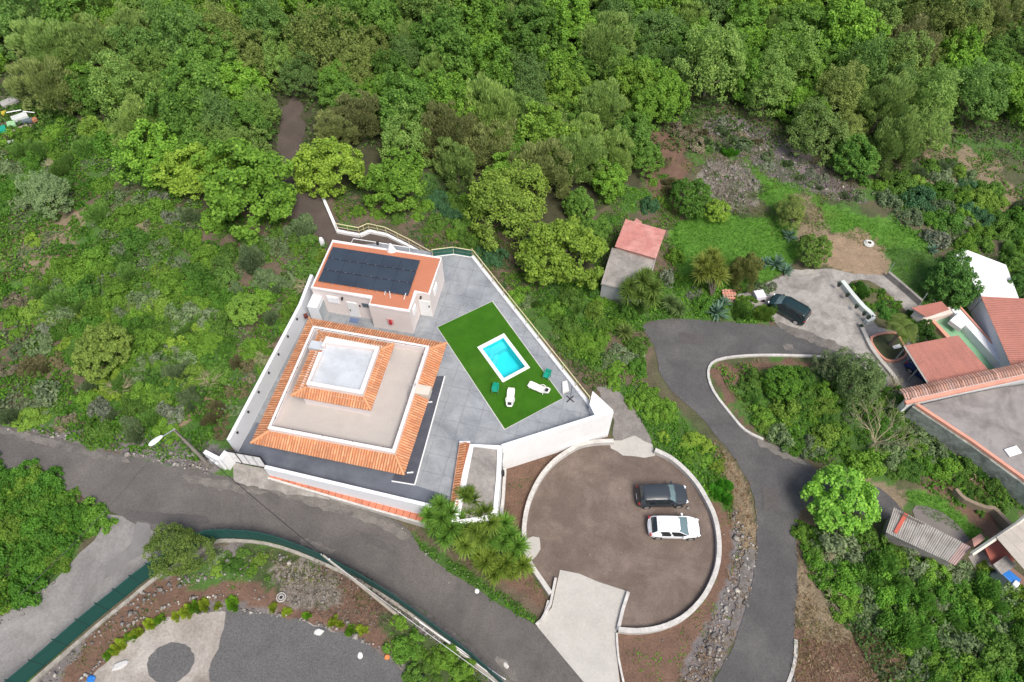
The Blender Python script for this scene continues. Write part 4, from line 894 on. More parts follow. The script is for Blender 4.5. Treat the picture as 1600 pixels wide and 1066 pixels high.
for s_ in (-.62, .62): MB().tube([W(-1.5, s_ * .88, 1.61), W(.5, s_ * .88, 1.62)], .035, 5).put('roof_rail', darkm, van)
bc, W = make_car('blue_car', 'dark blue car parked under the red carport roof', 1452, 584, R(-50), 4.2, 1.75, 1.45, bluecar,
   [(0, .50), (.03, .60), (.06, .74), (.15, .94), (.3, 1.0), (.48, 1.0), (.56, .96), (.76, .66), (.9, .58), (.97, .50), (1, .38)], [(0, .5), (.06, .60), (.6, .60), (.76, .61), (.95, .50), (1, .38)],
   [(0, .72), (.03, .88), (.1, 1), (.84, 1), (.93, .88), (1, .6)], (.56, .755), (.045, .155), 1, sidewin=((.22, .40), (.43, .70)))

# ------------------------------------------------------------------ neighbour's place on the right
def corr(name, p, m, n, parent=None, amp=.05, thick=.03, **k):      # corrugated sheet between four 3D corners (ridges run from edge 0-3 to edge 1-2)
    a, b, c, d = map(Vector, p); up = (b - a).cross(d - a).normalized(); up = up if up.z > 0 else -up; vs = []; fs = []; N = n * 4
    for i in range(N + 1):
        u = i / N; o_ = up * (math.cos(2 * math.pi * i / 4) * amp)
        vs += [a.lerp(d, u) + o_, b.lerp(c, u) + o_, a.lerp(d, u) + o_ - up * thick, b.lerp(c, u) + o_ - up * thick]
    for i in range(N):
        q = i * 4; fs += [(q, q + 1, q + 5, q + 4), (q + 2, q + 6, q + 7, q + 3), (q, q + 4, q + 6, q + 2), (q + 1, q + 3, q + 7, q + 5)]
    fs += [(0, 2, 3, 1), (N * 4, N * 4 + 1, N * 4 + 3, N * 4 + 2)]
    return MB().add(vs, fs).put(name, m, parent, **k)
def P3(px, py, z): return (*P(px, py, z), z)
# carport
cz = 2.6; cpr = PX([(1414, 540), (1497, 524), (1546, 580), (1458, 609)], cz); cps = [(*p, cz) for p in cpr]
cpt_ = thing('carport', 'carport with a flat red tiled roof over the blue car', 'carport', (*[sum(p[i] for p in cpr) / 4 for i in (0, 1)], 0))
A, B, C_, D_ = [Vector(p) for p in cps]
for k in range(8):
    a, b = k / 8, (k + 1) / 8 - .002; corr('roof_sheet', [A.lerp(B, a), A.lerp(B, b), D_.lerp(C_, b), D_.lerp(C_, a)] if False else [A.lerp(B, a), D_.lerp(C_, a), D_.lerp(C_, b), A.lerp(B, b)], redroof, 3, cpt_, amp=.022)
MB().tube([A - Vector((0, 0, .1)), D_ - Vector((0, 0, .1))], .1, 4).put('front_beam', mat('pale_beam', (.55, .52, .45)), cpt_)
for q in (A, D_, B, C_, (A + D_) / 2): cpos = q.lerp((A + C_) / 2, .04); MB().box((cpos.x, cpos.y, 1.25), (.1, .1, 2.5)).put('post', mat('grey_post', (.3, .3, .3)), cpt_)
# green pool and white walls
gp = PX([(1450, 497), (1492, 487), (1560, 578), (1530, 584)], .1)
gpt = thing('pond', 'long pale green pool partly hidden behind the red carport roof', 'pool', (*gp[0], 0))
MB().prism(gp, -.2, .12).put('water_surface', greenp, gpt); MB().wall(gp, .3, -.2, .38, closed=True).put('rim', salmon, gpt)
gpw = thing('pool_wall', 'white wall with pump platform along the right edge of the green pool', 'wall', P3(1494, 486, 0))
MB().wall([P(1441, 496, 1.0), P(1492, 482, 1.0)], .7, 0, .9).put('wall_panel', mat('pale_pink_wall', (.66, .55, .50)), gpw); MB().wall([P(1492, 482, 1.0), P(1578, 577, 1.0)], .8, 0, 1.0).put('wall_panel', white, gpw)
MB().wall([P(1500, 480, 1.0), P(1587, 577, 1.0)], .2, 0, 1.06).put('coping', salmon, gpw)
MB().box((*P(1500, 501, 1.2), .95), (1.5, 1.2, .5), R(38)).put('pump_platform', bright, gpw)
tr_ = PX([(1422, 482), (1470, 472), (1482, 485), (1446, 497)], 1.6); tz_ = [(*p, 1.7) for p in tr_]
tsr = thing('tiled_shelter', 'small red tiled roof above the head of the green pool', 'shelter', (*tr_[0], 0)); corr('roof', [tz_[0], tz_[3], tz_[2], tz_[1]], redroof, 11, tsr, amp=.05); MB().prism(inset(tr_, .25), 0, 1.6).put('wall', pinkw, tsr)
# white house at the right edge
hz = 2.3; hw_ = PX([(1492, 396), (1512, 391), (1572, 414), (1592, 466), (1535, 464)], hz)
hs = thing('white_house', 'white house with flat white terrace and red ribbed roof at the right edge', 'house', (*hw_[4], 0))
MB().prism(hw_, 0, hz).put('flat_roof', bright, hs)
r4 = [P3(1533, 463.5, hz + .1), P3(1600, 467, hz + .9), P3(1690, 590, hz + .9), P3(1588, 590, hz + .1)]
A, B, C_, D_ = map(Vector, r4)
for k in range(14):
    a, b = k / 14, (k + 1) / 14; corr('roof_sheet', [A.lerp(D_, a), B.lerp(C_, a), B.lerp(C_, b), A.lerp(D_, b)], redroof, 3, hs, amp=.035)
MB().prism([P(1536, 466, hz), P(1604, 470, hz), P(1694, 592, hz), P(1592, 592, hz)], 0, hz - .06).put('wall', white, hs)
# tile capped wall in front
tw1, tw2, tw3 = P3(1412, 621, 3.3), P3(1545, 594, 3.3), P3(1665, 566, 3.3)
cw = thing('tile_capped_wall', 'long pale wall capped with rows of red tiles in front of the carport', 'wall', (*tw1[:2], 0))
MB().wall([lerp(tw1[:2], tw2[:2], .09), tw2[:2], tw3[:2]], .5, -.2, 3.15).put('wall_panel', white, cw)
d_ = (Vector(tw3[:2]) - Vector(tw1[:2])); Ln = d_.length; d_.normalize(); n_ = Vector((-d_.y, d_.x)); nt_ = int(Ln / .25)
for k in range(nt_):
    c = Vector(tw1[:2]) + (Vector(tw3[:2]) - Vector(tw1[:2])) * (k + .5) / nt_ + n_ * .28; q = random.uniform(.75, 1.25); pal = random.random() * .12
    b = MB(); vs = []
    for v_, zz in ((-.55, 3.22), (0, 3.4), (.5, 3.26)):
        for a_ in (0, 45, 90, 135, 180): e_ = math.cos(R(a_)) * .10; vs.append((c.x + d_.x * e_ + n_.x * v_, c.y + d_.y * e_ + n_.y * v_, zz + math.sin(R(a_)) * .08 + q * .03))
    b.add(vs, [(r_ * 5 + i, r_ * 5 + i + 1, r_ * 5 + i + 6, r_ * 5 + i + 5) for r_ in (0, 1) for i in range(4)], ((.34 + pal) * q, (.17 + pal) * q, (.115 + pal) * q)).put('ridge_tile', orange, cw)
MB().wall([tuple(Vector(tw1[:2]) - n_ * .42), tuple(Vector(tw3[:2]) - n_ * .42)], .3, 2.9, 3.2).put('salmon_coping', salmon, cw)
# concrete roof bottom right with salmon edge and streaked wall
rz = 2.3; rfp = PX([(1432, 632), (1500, 616), (1560, 604), (1680, 590), (1720, 700), (1640, 790), (1600, 748), (1520, 690)], rz)
fr_ = thing('flat_roofed_building', 'building with wide stained concrete roof and salmon edge at the right', 'building', (*rfp[0], 0))
MB().prism(inset(rfp, .12), -.5, rz - .06).put('roof', mat('stained_roof', (.255, .235, .225), .9, .15, 1.2, stain=(.125, .115, .11), stain_scale=.3, stain_amt=.9), fr_)
MB().wall(PX([(1432, 632), (1520, 690), (1600, 748), (1650, 790)], rz), .28, rz - .2, rz + .1).put('salmon_edge', salmon, fr_)
MB().wall([tuple(Vector(p) - Vector((.12, .05))) for p in PX([(1430, 632), (1519, 691), (1599, 749), (1650, 791)], rz)], .22, -.5, rz - .22).put('streaked_wall', mat('streaked_wall', (.30, .32, .29), .9, .2, .3, stain=(.12, .13, .11), stain_scale=1.3, stain_amt=.9), fr_)
MB().box((*P(1583, 705, rz + .05), rz + .02), (1.2, .7, .08), .3).put('skylight', bright, fr_)
# low balustrade wall with black pots
strip('planter_wall', [(1313, 444), (1330, 466), (1346, 484), (1362, 500), (1350, 506)], .42, .6, mat('greenish_white', (.52, .56, .53), .85, .1), 'low greenish white wall with dark planters dividing the concrete yard', 'low wall', sm=2, seg=3)
strip('low_wall', [(1342, 508), (1350, 525), (1360, 546), (1376, 568), (1396, 592), (1406, 618)], .35, .35, concn, 'pale concrete wall edging the ramp below the planter wall', 'low wall', sm=2, seg=3)
for i, (a, b, wh) in enumerate(((1310, 447, 'at the top end of the greenish white wall'), (1323, 463, 'second from the top of the greenish white wall'), (1337, 481, 'at the middle of the greenish white wall'), (1349, 492, 'third from the bottom of the greenish white wall'), (1356, 498, 'at the bottom bend of the greenish white wall'), (1344, 512, 'on the ground below the bend of the greenish white wall'))):
    g = P3(a, b, 0.05 if i == 5 else .62); t = thing('plant_pot', 'dark plant pot standing ' + wh, 'plant pot', g); MB().tube([g, (g[0], g[1], g[2] + .32)], .14, 10, r1=.2).put('pot', darkm, t)
    for q in range(7): a_ = q * .9; MB().tube([(g[0], g[1], g[2] + .3), (g[0] + math.cos(a_) * .12, g[1] + math.sin(a_) * .12, g[2] + .45), (g[0] + math.cos(a_) * .25, g[1] + math.sin(a_) * .25, g[2] + .42)], .02, 4).put('leaf', mat('dark_leaf', (.02, .05, .015)), t)
mk = thing('planting_bed', 'planting bed edged with an orange kerb beside the carport', 'planting bed', P3(1385, 545, 0))
bedp = PX(smooth([(1361, 528), (1395, 520), (1406, 530), (1416, 552), (1405, 562), (1388, 564), (1372, 552)], 3, True), .2)
MB().wall(bedp, .2, -.1, .32, closed=True).put('orange_kerb', salmon, mk); MB().prism(inset(bedp, .05), -.1, .2).put('soil', mat('bed_soil', (.05, .06, .025), .95, .3, .5), mk)
MB().box((*P(1402, 541, .4), .3), (.8, .35, .1), .3).put('bench', bright, label='tiny white bench in the orange edged planting bed', cat='bench')
strip('low_wall', [(1384, 432), (1410, 454), (1436, 477)], .25, .75, concd, 'grey concrete wall between the yard and the mown grass strip', 'low wall', sm=1, seg=1)
for a, b, c, lb1 in (((1386, 430), (1398, 410), 1, 'thin pale post leaning beside the grey wall near the sandy path'), ((1437, 476), (1449, 458), 1, 'left leg of the thin pale frame on the grass above the tiled shelter'), ((1449, 458), (1463, 473), 1, 'right leg of the thin pale frame on the grass above the tiled shelter')):
    MB().tube([P3(*a, .3), P3(*b, 1.2)], .035, 4).put('post', alum, label=lb1, cat='post')
cr = P3(1186, 463, .3); ct = thing('handcart', 'small white handcart beside the dark green minivan', 'cart', (cr[0], cr[1], 0))
MB().box((cr[0], cr[1], .45), (.95, .9, .5), .2).put('tray', mat('lilac_white', (.66, .62, .70)), ct); MB().tube([(cr[0] + .4, cr[1] + .2, .5), (cr[0] + 1.0, cr[1] - .2, .7)], .04, 5).put('handle', alum, ct)
for s_ in (-.35, .35): MB().tube([(cr[0] + s_, cr[1] - .48, .2), (cr[0] + s_, cr[1] - .56, .2)], .2, 10).put('wheel', rubber, ct)
bp_ = P3(1139, 463, 0); bk = thing('brick_stack', 'small stack of red bricks under the yucca beside the yard', 'brick stack', bp_)
for i in range(5):
    for j in range(4): MB().box((bp_[0] - .6 + i * .27, bp_[1] - .5 + j * .3 + random.uniform(-.03, .03), .35), (.24, .26, .14 + random.uniform(0, .08)), .4, (.5 * random.uniform(.8, 1.2), .25, .18)).put('brick', redbrick, bk)
ty = P3(1358, 380, .15); tyt = thing('coiled_hose', 'coil of pale hose lying at the edge of the sandy path', 'hose', ty)
for k in range(3): MB().tube([(ty[0] + math.cos(a_) * (.5 - .12 * k), ty[1] + math.sin(a_) * (.45 - .1 * k), .1 + .06 * k) for a_ in np.linspace(0, 2 * math.pi, 18)], .06, 5).put('loop', mat('pale_hose', (.6, .6, .58)), tyt)

sheet('planted_soil', rag(PT(smooth([(1322, 448), (1345, 438), (1372, 446), (1398, 470), (1424, 494), (1440, 520), (1412, 520), (1372, 512), (1360, 494), (1342, 474)], 2, True)), .1), .075, mat('planted_soil', (.09, .085, .04), .95, .3, .5), **ST_)
# ------------------------------------------------------------------ small shed with pink roof
s1z, s2z = 2.7, 2.3
pr = squarish(PX([(977, 344), (1038, 364), (1026, 405), (961, 386)], s1z)); sh = thing('garden_shed', 'small shed with pink corrugated roof above the lawn', 'shed', (*pr[3], 0))
A, B, C_, D_ = [Vector((*p, s1z)) for p in pr]; A.z = B.z = s1z + .25
for k in range(5): a, b = k / 5, (k + 1) / 5 - .004; corr('roof_sheet', [A.lerp(D_, a), B.lerp(C_, a), B.lerp(C_, b), A.lerp(D_, b)], pinkroof, 4, sh, amp=.03)
MB().prism(inset(pr, .15), 0, s1z - .12).put('wall', mat('shed_wall', (.42, .22, .19)), sh)
cr_ = squarish(PX([(953, 385), (1024, 405), (1011, 462), (943, 443)], s2z)); sh2 = thing('concrete_shed', 'low shed with grey weathered concrete roof next to the pink roofed shed', 'shed', (*cr_[3], 0))
MB().prism(inset(cr_, .1), 0, s2z - .05).put('wall', mat('grey_render', (.30, .31, .31), .9), sh2); MB().prism(cr_, s2z - .14, s2z).put('roof_slab', concd, sh2); MB().wall(inset(cr_, .07), .1, s2z, s2z + .07, closed=True).put('roof_lip', conc, sh2)
MB().prism(PX([(994, 341), (1003, 347), (999, 352), (990, 347)], 1.2), .9, 1.2).put('tin_sheet', pinkroof, label='small pink tin sheet behind the pink roofed shed', cat='tin sheet')

# ------------------------------------------------------------------ corrugated sheds lower right
A, B, C_, D_ = P3(1397, 793, 2.0), P3(1384, 832, 1.8), P3(1494, 884, 1.8), P3(1518, 855, 2.0); A, B, C_, D_ = map(Vector, (A, B, C_, D_))
cs = thing('corrugated_shed', 'long low shed roofed with grey corrugated sheets and one red strip', 'shed', (A.x, A.y, 0))
for k in range(9):
    a, b = k / 9, (k + 1) / 9 - .004; zo_ = Vector((0, 0, random.uniform(0, .04))); mm = fibro if k not in (8,) else mat('pinkish_sheet', (.42, .31, .28), .9, .1)
    corr('roof_sheet', [A.lerp(D_, a) + zo_, B.lerp(C_, a) + zo_, B.lerp(C_, b) + zo_, A.lerp(D_, b) + zo_], mm, 4, cs, amp=.04)
for (a, b) in ((.12, .17),): MB().slopequad([tuple(B.lerp(C_, a) + Vector((0, .3, .16))), tuple(B.lerp(C_, b) + Vector((0, .3, .16))), tuple(A.lerp(D_, b) + Vector((0, -.1, .16))), tuple(A.lerp(D_, a) + Vector((0, -.1, .16)))], .04).put('red_sheet', mat('red_sheet', (.42, .09, .06), .8, .15), cs)
MB().tube([A.lerp(D_, .02) + Vector((.2, -.5, .2)), A.lerp(D_, .36) + Vector((0, -.3, .2))], .06, 4).put('batten', mat('dark_wood', (.12, .09, .07)), cs)
MB().prism(inset([tuple(q.xy) for q in (A, B, C_, D_)], .25), -.2, 1.7).put('wall', concd, cs)
b0, b1 = P3(1518, 866, 2.4), P3(1590, 818, 2.6)
sc = thing('workshop', 'workshop at the right edge with ribbed pale roof and red side panel', 'workshop', (b0[0], b0[1], 0))
A, B, C_, D_ = map(Vector, (P3(1556, 840, 2.7), P3(1602, 893, 2.4), P3(1665, 850, 2.4), P3(1604, 806, 2.7)))
for k in range(5): a, b = k / 5, (k + 1) / 5 - .004; corr('roof_sheet', [A.lerp(D_, a), B.lerp(C_, a), B.lerp(C_, b), A.lerp(D_, b)], mat('pale_sheet', (.50, .46, .41), .85, .1), 4, sc, amp=.06)
MB().tube([Vector(b0), Vector(b1), Vector(P3(1604, 806, 2.75))], .16, 4).put('beam', mat('pale_beam', ()), sc)
MB().prism(PX([(1537, 852), (1556, 840), (1586, 876), (1552, 886)], 1.0), .9, 1.0).put('side_panel', mat('dull_red', (.30, .085, .06), .85), sc)
MB().prism(PX([(1552, 882), (1572, 868), (1588, 884), (1565, 898)], 1.5), 1.3, 1.5).put('lean_to_roof', concd, sc)
MB().prism(PX([(1519, 842), (1532, 834), (1540, 842), (1522, 855)], 1.2), 0, 1.2).put('brick_pier', mat('pier_brick', (.40, .22, .18), .9, .2), sc)
sheet('workshop_yard', PX([(1515, 872), (1540, 855), (1610, 910), (1640, 1000), (1590, 940)], 0), .03, mat('yard_brown', (.22, .13, .10), .9, .15), **ST_)
sheet('concrete_pad', PX([(1512, 870), (1532, 860), (1552, 882), (1575, 910), (1562, 918), (1530, 900)], 0), .05, concd, **ST_)
sheet('concrete_pad', PX(smooth([(1430, 790), (1470, 800), (1505, 830), (1512, 850), (1470, 850), (1430, 812)], 2, True), 0), .05, mat('grey_brown_pad', (.17, .15, .14), .95, .15), **ST_)
def blob(name, px, py, z, sx, sy, sz, rz, m, label, cat, bevel_=.08):
    g = P3(px, py, z + sz / 2); o = MB().box((g[0], g[1], z + sz / 2), (sx, sy, sz), rz).put(name, m, label=label, cat=cat); bev(o, bevel_, 2); return o
blob('barrel', 1556, 905, 0, .9, 1.1, .9, .6, mat('dark_tarp', (.015, .03, .03)), 'dark covered drum beside the workshop yard', 'drum')
dr_ = blob('crate', 1575, 903, 0, .8, 1.3, .8, .7, bluepl, 'blue plastic crate beside the dark drum', 'crate'); blob('lid', 1584, 914, .2, .5, .4, .75, .7, bright, 'white box at the end of the blue crate', 'box')
blob('bucket', 1570, 921, 0, .5, .45, .4, .2, orangepl, 'orange bucket below the blue crate', 'bucket')
pth = [PH(*p) for p in [(1486, 770), (1500, 785), (1530, 798), (1545, 800), (1560, 815), (1575, 830)]]
rw_ = thing('retaining_wall', 'crumbling brown retaining wall above the workshop', 'wall', pth[0]); MB().wall([p[:2] for p in smooth(pth, 3)], .3, -.2, .9).put('wall_panel', mat('mud_wall', (.22, .17, .12), .95, .2), rw_)

# ------------------------------------------------------------------ small things in the lower yard
q = PH(441, 935); cc_ = thing('cable_reel', 'white ring shaped reel lying on the red soil in the lower yard', 'reel', q)
for r_ in (.32, .17): MB().tube([(q[0] + math.cos(a) * r_, q[1] + math.sin(a) * r_, q[2] + .3) for a in np.linspace(0, 2 * math.pi, 16)], .05, 5).put('ring', mat('reel_grey', (.42, .40, .37)), cc_)
MB().tube([q, (q[0], q[1], q[2] + .3)], .14, 8).put('hub', darkm, cc_)
def sack(px, py, sx, sy, h, rz, m, label, cat, name):
    g = PH(px, py); b = MB(); n = 9; vs = []
    for k, (r_, zz) in enumerate(((1, 0), (.95, .6), (.6, 1.))):
        for i in range(n): a = 2 * math.pi * i / n; w_ = r_ * random.uniform(.8, 1.12); x, y = math.cos(a) * sx * w_, math.sin(a) * sy * w_; vs.append((g[0] + x * math.cos(rz) - y * math.sin(rz), g[1] + x * math.sin(rz) + y * math.cos(rz), g[2] + zz * h))
    b.add(vs, [(k * n + i, k * n + (i + 1) % n, (k + 1) * n + (i + 1) % n, (k + 1) * n + i) for k in (0, 1) for i in range(n)] + [tuple(2 * n + i for i in range(n))]); return b.put(name, m, label=label, cat=cat)
sack(498, 988, .38, .26, .3, .2, mat('dusty_white', (.58, .56, .54)), 'crumpled white sack at the edge of the dark gravel', 'sack', 'sack')
sack(563, 1024, .2, .26, .15, .2, cream, 'small cream block lying on the dark gravel', 'block', 'block'); sack(605, 1027, .22, .2, .2, .2, orangepl, 'small orange bucket at the edge of the dark gravel', 'bucket', 'bucket')
sack(188, 1040, .6, .3, .2, .5, mat('pale_tarp', (.48, .47, .46)), 'pale grey tarpaulin lying left of the round gravel patch', 'tarpaulin', 'tarpaulin')
sack(143, 1062, .3, .3, .2, .5, bluepl, 'bright blue plastic tub at the bottom left of the yard', 'tub', 'tub')
sack(658, 1060, .35, .3, .5, .5, darkm, 'black bag at the bottom edge among the green shrubs', 'bag', 'bag')
sack(745, 924, .2, .2, .15, 0, bright, 'small white rag on the bank below the yucca trees', 'rag', 'rag')
sack(790, 1040, .3, .2, .1, -.8, ringw, 'pale rubble heap on the verge beside the green fence', 'rubble', 'rubble')
sack(504, 382, .28, .28, .9, 0, bright, 'small white post standing left of the solar roof', 'post', 'post')
# junk heap at the left edge of the photo
jk = [('sheet_metal', 14, 158, 1.8, 1.0, .5, mat('corr_grey', (.34, .33, .31)), 'grey brown tin sheet at the top of the junk heap'), ('crate', 6, 176, .5, .5, .4, yellowpl, 'yellow tub in the junk heap at the left edge'), ('vehicle_panel', 30, 182, 1.6, .9, .7, mat('pale_metal', (.5, .52, .5)), 'pale metal panel on the junk heap'),
      ('board', 38, 188, 1.5, .5, .5, mat('slate_board', (.10, .13, .15)), 'dark slate board on the junk heap'), ('box', 17, 193, .8, .9, .7, mat('pale_green', (.28, .48, .26)), 'pale green box in the middle of the junk heap'), ('tank', 3, 201, .7, .9, .8, greenpl, 'green tank at the left edge of the junk heap'),
      ('box', 53, 186, .5, .5, .5, mat('rusty', (.38, .17, .09)), 'rust coloured box at the right end of the junk heap'), ('board', 30, 200, 1.8, .25, .4, mat('plank', (.36, .31, .25)), 'long pale plank lying across the junk heap'), ('box', 10, 213, .7, .6, .5, mat('wine', (.12, .05, .05)), 'wine red box at the bottom of the junk heap'), ('rag', 16, 221, .6, .25, .3, bright, 'white rag at the foot of the junk heap')]
for nm, a, b, sx, sy, z, m, lb1 in jk:
    g = PH(a, b, z); o = MB().box((g[0], g[1], g[2] - .1), (sx, sy, .3), random.uniform(.1, .7)).put(nm, m, label=lb1, cat=nm.replace('_', ' '))
q0, q1 = PH(10, 176, .9), PH(33, 172, .9); MB().tube([q0, q1], .06, 4).put('pipe', bright, label='left white pipe on top of the junk heap', cat='pipe'); q0, q1 = PH(36, 174, .9), PH(54, 176, .9); MB().tube([q0, q1], .06, 4).put('pipe', bright, label='right white pipe on top of the junk heap', cat='pipe')
sheet('junk_yard', rag(PT([(-30, 150), (25, 150), (60, 180), (50, 205), (20, 230), (-30, 235)]), .2), .06, mat('junk_soil', (.16, .13, .11), .95, .4, .4), **ST_)
sheet('pond_water', PT(smooth([(1578, 118), (1600, 130), (1660, 150), (1640, 175), (1588, 148), (1575, 125)], 2, True)), .3, mat('dark_tarp_water', (.02, .03, .06), .3), **ST_)
sheet('distant_lane', PT([(1570, -20), (1700, -40), (1700, 20), (1600, 16)]), .3, conc, **ST_)

# ================================================================== vegetation
def leaves(C, N, size, asp=1.0, seed=0, droop=.25):
    """rhombus leaves at points C with normals N; returns vertices (4 per leaf)"""
    r = np.random.default_rng(seed); n = len(C); N = N / np.maximum(1e-6, np.linalg.norm(N, axis=1, keepdims=True))
    a = r.normal(size=(n, 3)); u = np.cross(N, a); u /= np.maximum(1e-6, np.linalg.norm(u, axis=1, keepdims=True)); v = np.cross(N, u)
    s = (size * r.uniform(.6, 1.35, n))[:, None]; L = u * s; Wd = v * s * .5 * asp
    V = np.stack([C - L * .5, C + Wd - N * s * droop * .3, C + L * .5 - N * s * droop, C - Wd - N * s * droop * .3], 1)
    return V.reshape(-1, 3)
def quadmesh(name, V, m, var=None, extra=None):
    F_ = np.arange(len(V), dtype=np.int32).reshape(-1, 4); at = {}
    if var is not None: at['var'] = ('FLOAT', 'POINT', np.repeat(var, 4))
    if extra is not None: at['tint'] = ('FLOAT_COLOR', 'POINT', np.repeat(np.c_[extra, np.ones(len(extra))], 4, axis=0))
    return npmesh(name, V, F_, m, False, at)
def crown_pts(r, npuff, shape, prad, spread_low=-.25, lump=.18):
    """centres of the puffs over a lumpy crown of radius 1"""
    out = []; ph = r.uniform(0, 6.28, 6)
    while len(out) < npuff:
        d = r.normal(size=3); d /= np.linalg.norm(d)
        if d[2] < spread_low: continue
        az = math.atan2(d[1], d[0]); k = 1 + lump * (math.sin(2 * az + ph[0]) + .7 * math.sin(3 * az + ph[1]) + .5 * math.sin(5 * az + 4 * d[2] + ph[2])) / 1.5
        q = r.uniform(.5, 1.) ** .5 if r.uniform() > .22 else r.uniform(.15, .7); d[2] = abs(d[2]) if q < .7 else d[2]
        out.append((d * q * k * np.array(shape), r.uniform(*prad)))
    return out
def make_crown(name, seed, npuff=70, lpp=95, leaf=.085, shape=(1, 1, .78), prad=(.17, .30), asp=1.0, up=.35, low=-.3, lump=.16, style='leaf'):
    r = np.random.default_rng(seed); Cs, Ns, vr = [], [], []
    for (c, pr_) in crown_pts(r, npuff, shape, prad, low, lump):
        n = max(12, int(lpp * (pr_ / .23) ** 2)); d = r.normal(size=(n, 3)); d /= np.linalg.norm(d, axis=1, keepdims=True)
        out_ = c / (np.linalg.norm(c) + 1e-6); flip = (d @ out_) < -.35; d[flip] *= -1
        rad = pr_ * r.uniform(.55, 1.08, n)[:, None] * np.array([1, 1, .8])
        Cs.append(c + d * rad); pv = r.uniform(-.16, .16)
        if style == 'feather': nn = np.cross(d + np.array([0, 0, .8]), r.normal(size=(n, 3)))
        else: nn = d * .6 + np.array([0, 0, up + .35]) + r.normal(size=(n, 3)) * .45
        Ns.append(nn); vr.append(np.clip(.5 + pv + r.normal(size=n) * .16, 0, 1))
    C = np.concatenate(Cs); N = np.concatenate(Ns); vv = np.concatenate(vr)
    if style == 'feather':
        n = len(C); dirv = C / (np.linalg.norm(C, axis=1, keepdims=True) + 1e-6) * .8 + np.array([0, 0, .9]) + r.normal(size=(n, 3)) * .35; dirv /= np.linalg.norm(dirv, axis=1, keepdims=True)
        s = (leaf * r.uniform(.7, 1.6, n))[:, None]; sd_ = np.cross(dirv, r.normal(size=(n, 3))); sd_ /= np.linalg.norm(sd_, axis=1, keepdims=True)
        V = np.stack([C - dirv * s, C + sd_ * s * .3, C + dirv * s, C - sd_ * s * .3], 1).reshape(-1, 3)
    else: V = leaves(C, N, leaf, asp, seed + 1)
    return quadmesh(name, V, LEAF, vv)
def make_trunk(name, seed, h=.9, m=bark, nl=5):
    r = random.Random(seed); b = MB(); b.tube([(0, 0, -.1), (r.uniform(-.03, .03), r.uniform(-.03, .03), h * .5), (r.uniform(-.08, .08), r.uniform(-.08, .08), h)], .055, 6, r1=.03)
    for k in range(nl):
        a = 2 * math.pi * k / nl + r.uniform(-.4, .4); l = r.uniform(.4, .65); z0 = h * r.uniform(.35, .8)
        b.tube([(0, 0, z0), (math.cos(a) * l * .5, math.sin(a) * l * .5, z0 + .18), (math.cos(a) * l, math.sin(a) * l, z0 + .42)], .028, 5, r1=.009)
    return b.mesh(name, m)
# crowns are modelled at radius 1 and scaled
BROAD = [make_crown('crown_a', 10 + i, npuff=215, lpp=125, leaf=.066, shape=(1, 1, .98), prad=(.10, .21), lump=.22, low=-.5) for i in range(4)]
FINE = [make_crown('crown_b', 30 + i, npuff=260, lpp=120, leaf=.052, asp=.85, shape=(.96, .96, 1.05), prad=(.09, .19), lump=.26, low=-.5) for i in range(3)]
FEATH = [make_crown('crown_c', 50 + i, npuff=170, lpp=190, leaf=.045, shape=(.95, .95, .95), prad=(.10, .24), style='feather', lump=.3, low=-.5) for i in range(3)]
BIGLEAF = [make_crown('crown_d', 70, npuff=150, lpp=85, leaf=.095, asp=.7, shape=(1, 1, .85), prad=(.12, .2), up=.3, lump=.06, low=-.4)]
BUSH = [make_crown('bush_a', 90 + i, npuff=46, lpp=85, leaf=.10, shape=(1, 1, .65), prad=(.18, .36), low=-.05, lump=.3) for i in range(4)]
BUSHF = [make_crown('bush_b', 110 + i, npuff=30, lpp=150, leaf=.085, shape=(1, 1, .6), prad=(.25, .45), low=-.05, style='feather', lump=.35) for i in range(3)]
BUSHG = [make_crown('bush_c', 130 + i, npuff=24, lpp=34, leaf=.22, asp=.45, shape=(1, 1, .5), prad=(.22, .45), low=-.05, up=.2, lump=.4) for i in range(3)]
TRUNKS = [make_trunk('trunk', 5 + i) for i in range(4)]
def twigball(seed, n=26):
    r = random.Random(seed); b = MB()
    for k in range(n):
        a = r.uniform(0, 6.28); l = r.uniform(.5, 1.05); z = r.uniform(.3, .75)
        b.tube([(0, 0, 0), (math.cos(a) * l * .4, math.sin(a) * l * .4, z * .7), (math.cos(a + .3) * l, math.sin(a + .3) * l, z)], .02, 4, r1=.006)
        for q in range(2): a2 = a + r.uniform(-.7, .7); b.tube([(math.cos(a) * l * .45, math.sin(a) * l * .45, z * .7), (math.cos(a2) * l * .95, math.sin(a2) * l * .95, z * r.uniform(.8, 1.2))], .012, 4, r1=.004)
    return b.mesh('twigs', palebark)
TWIG = [twigball(1), twigball(2)]

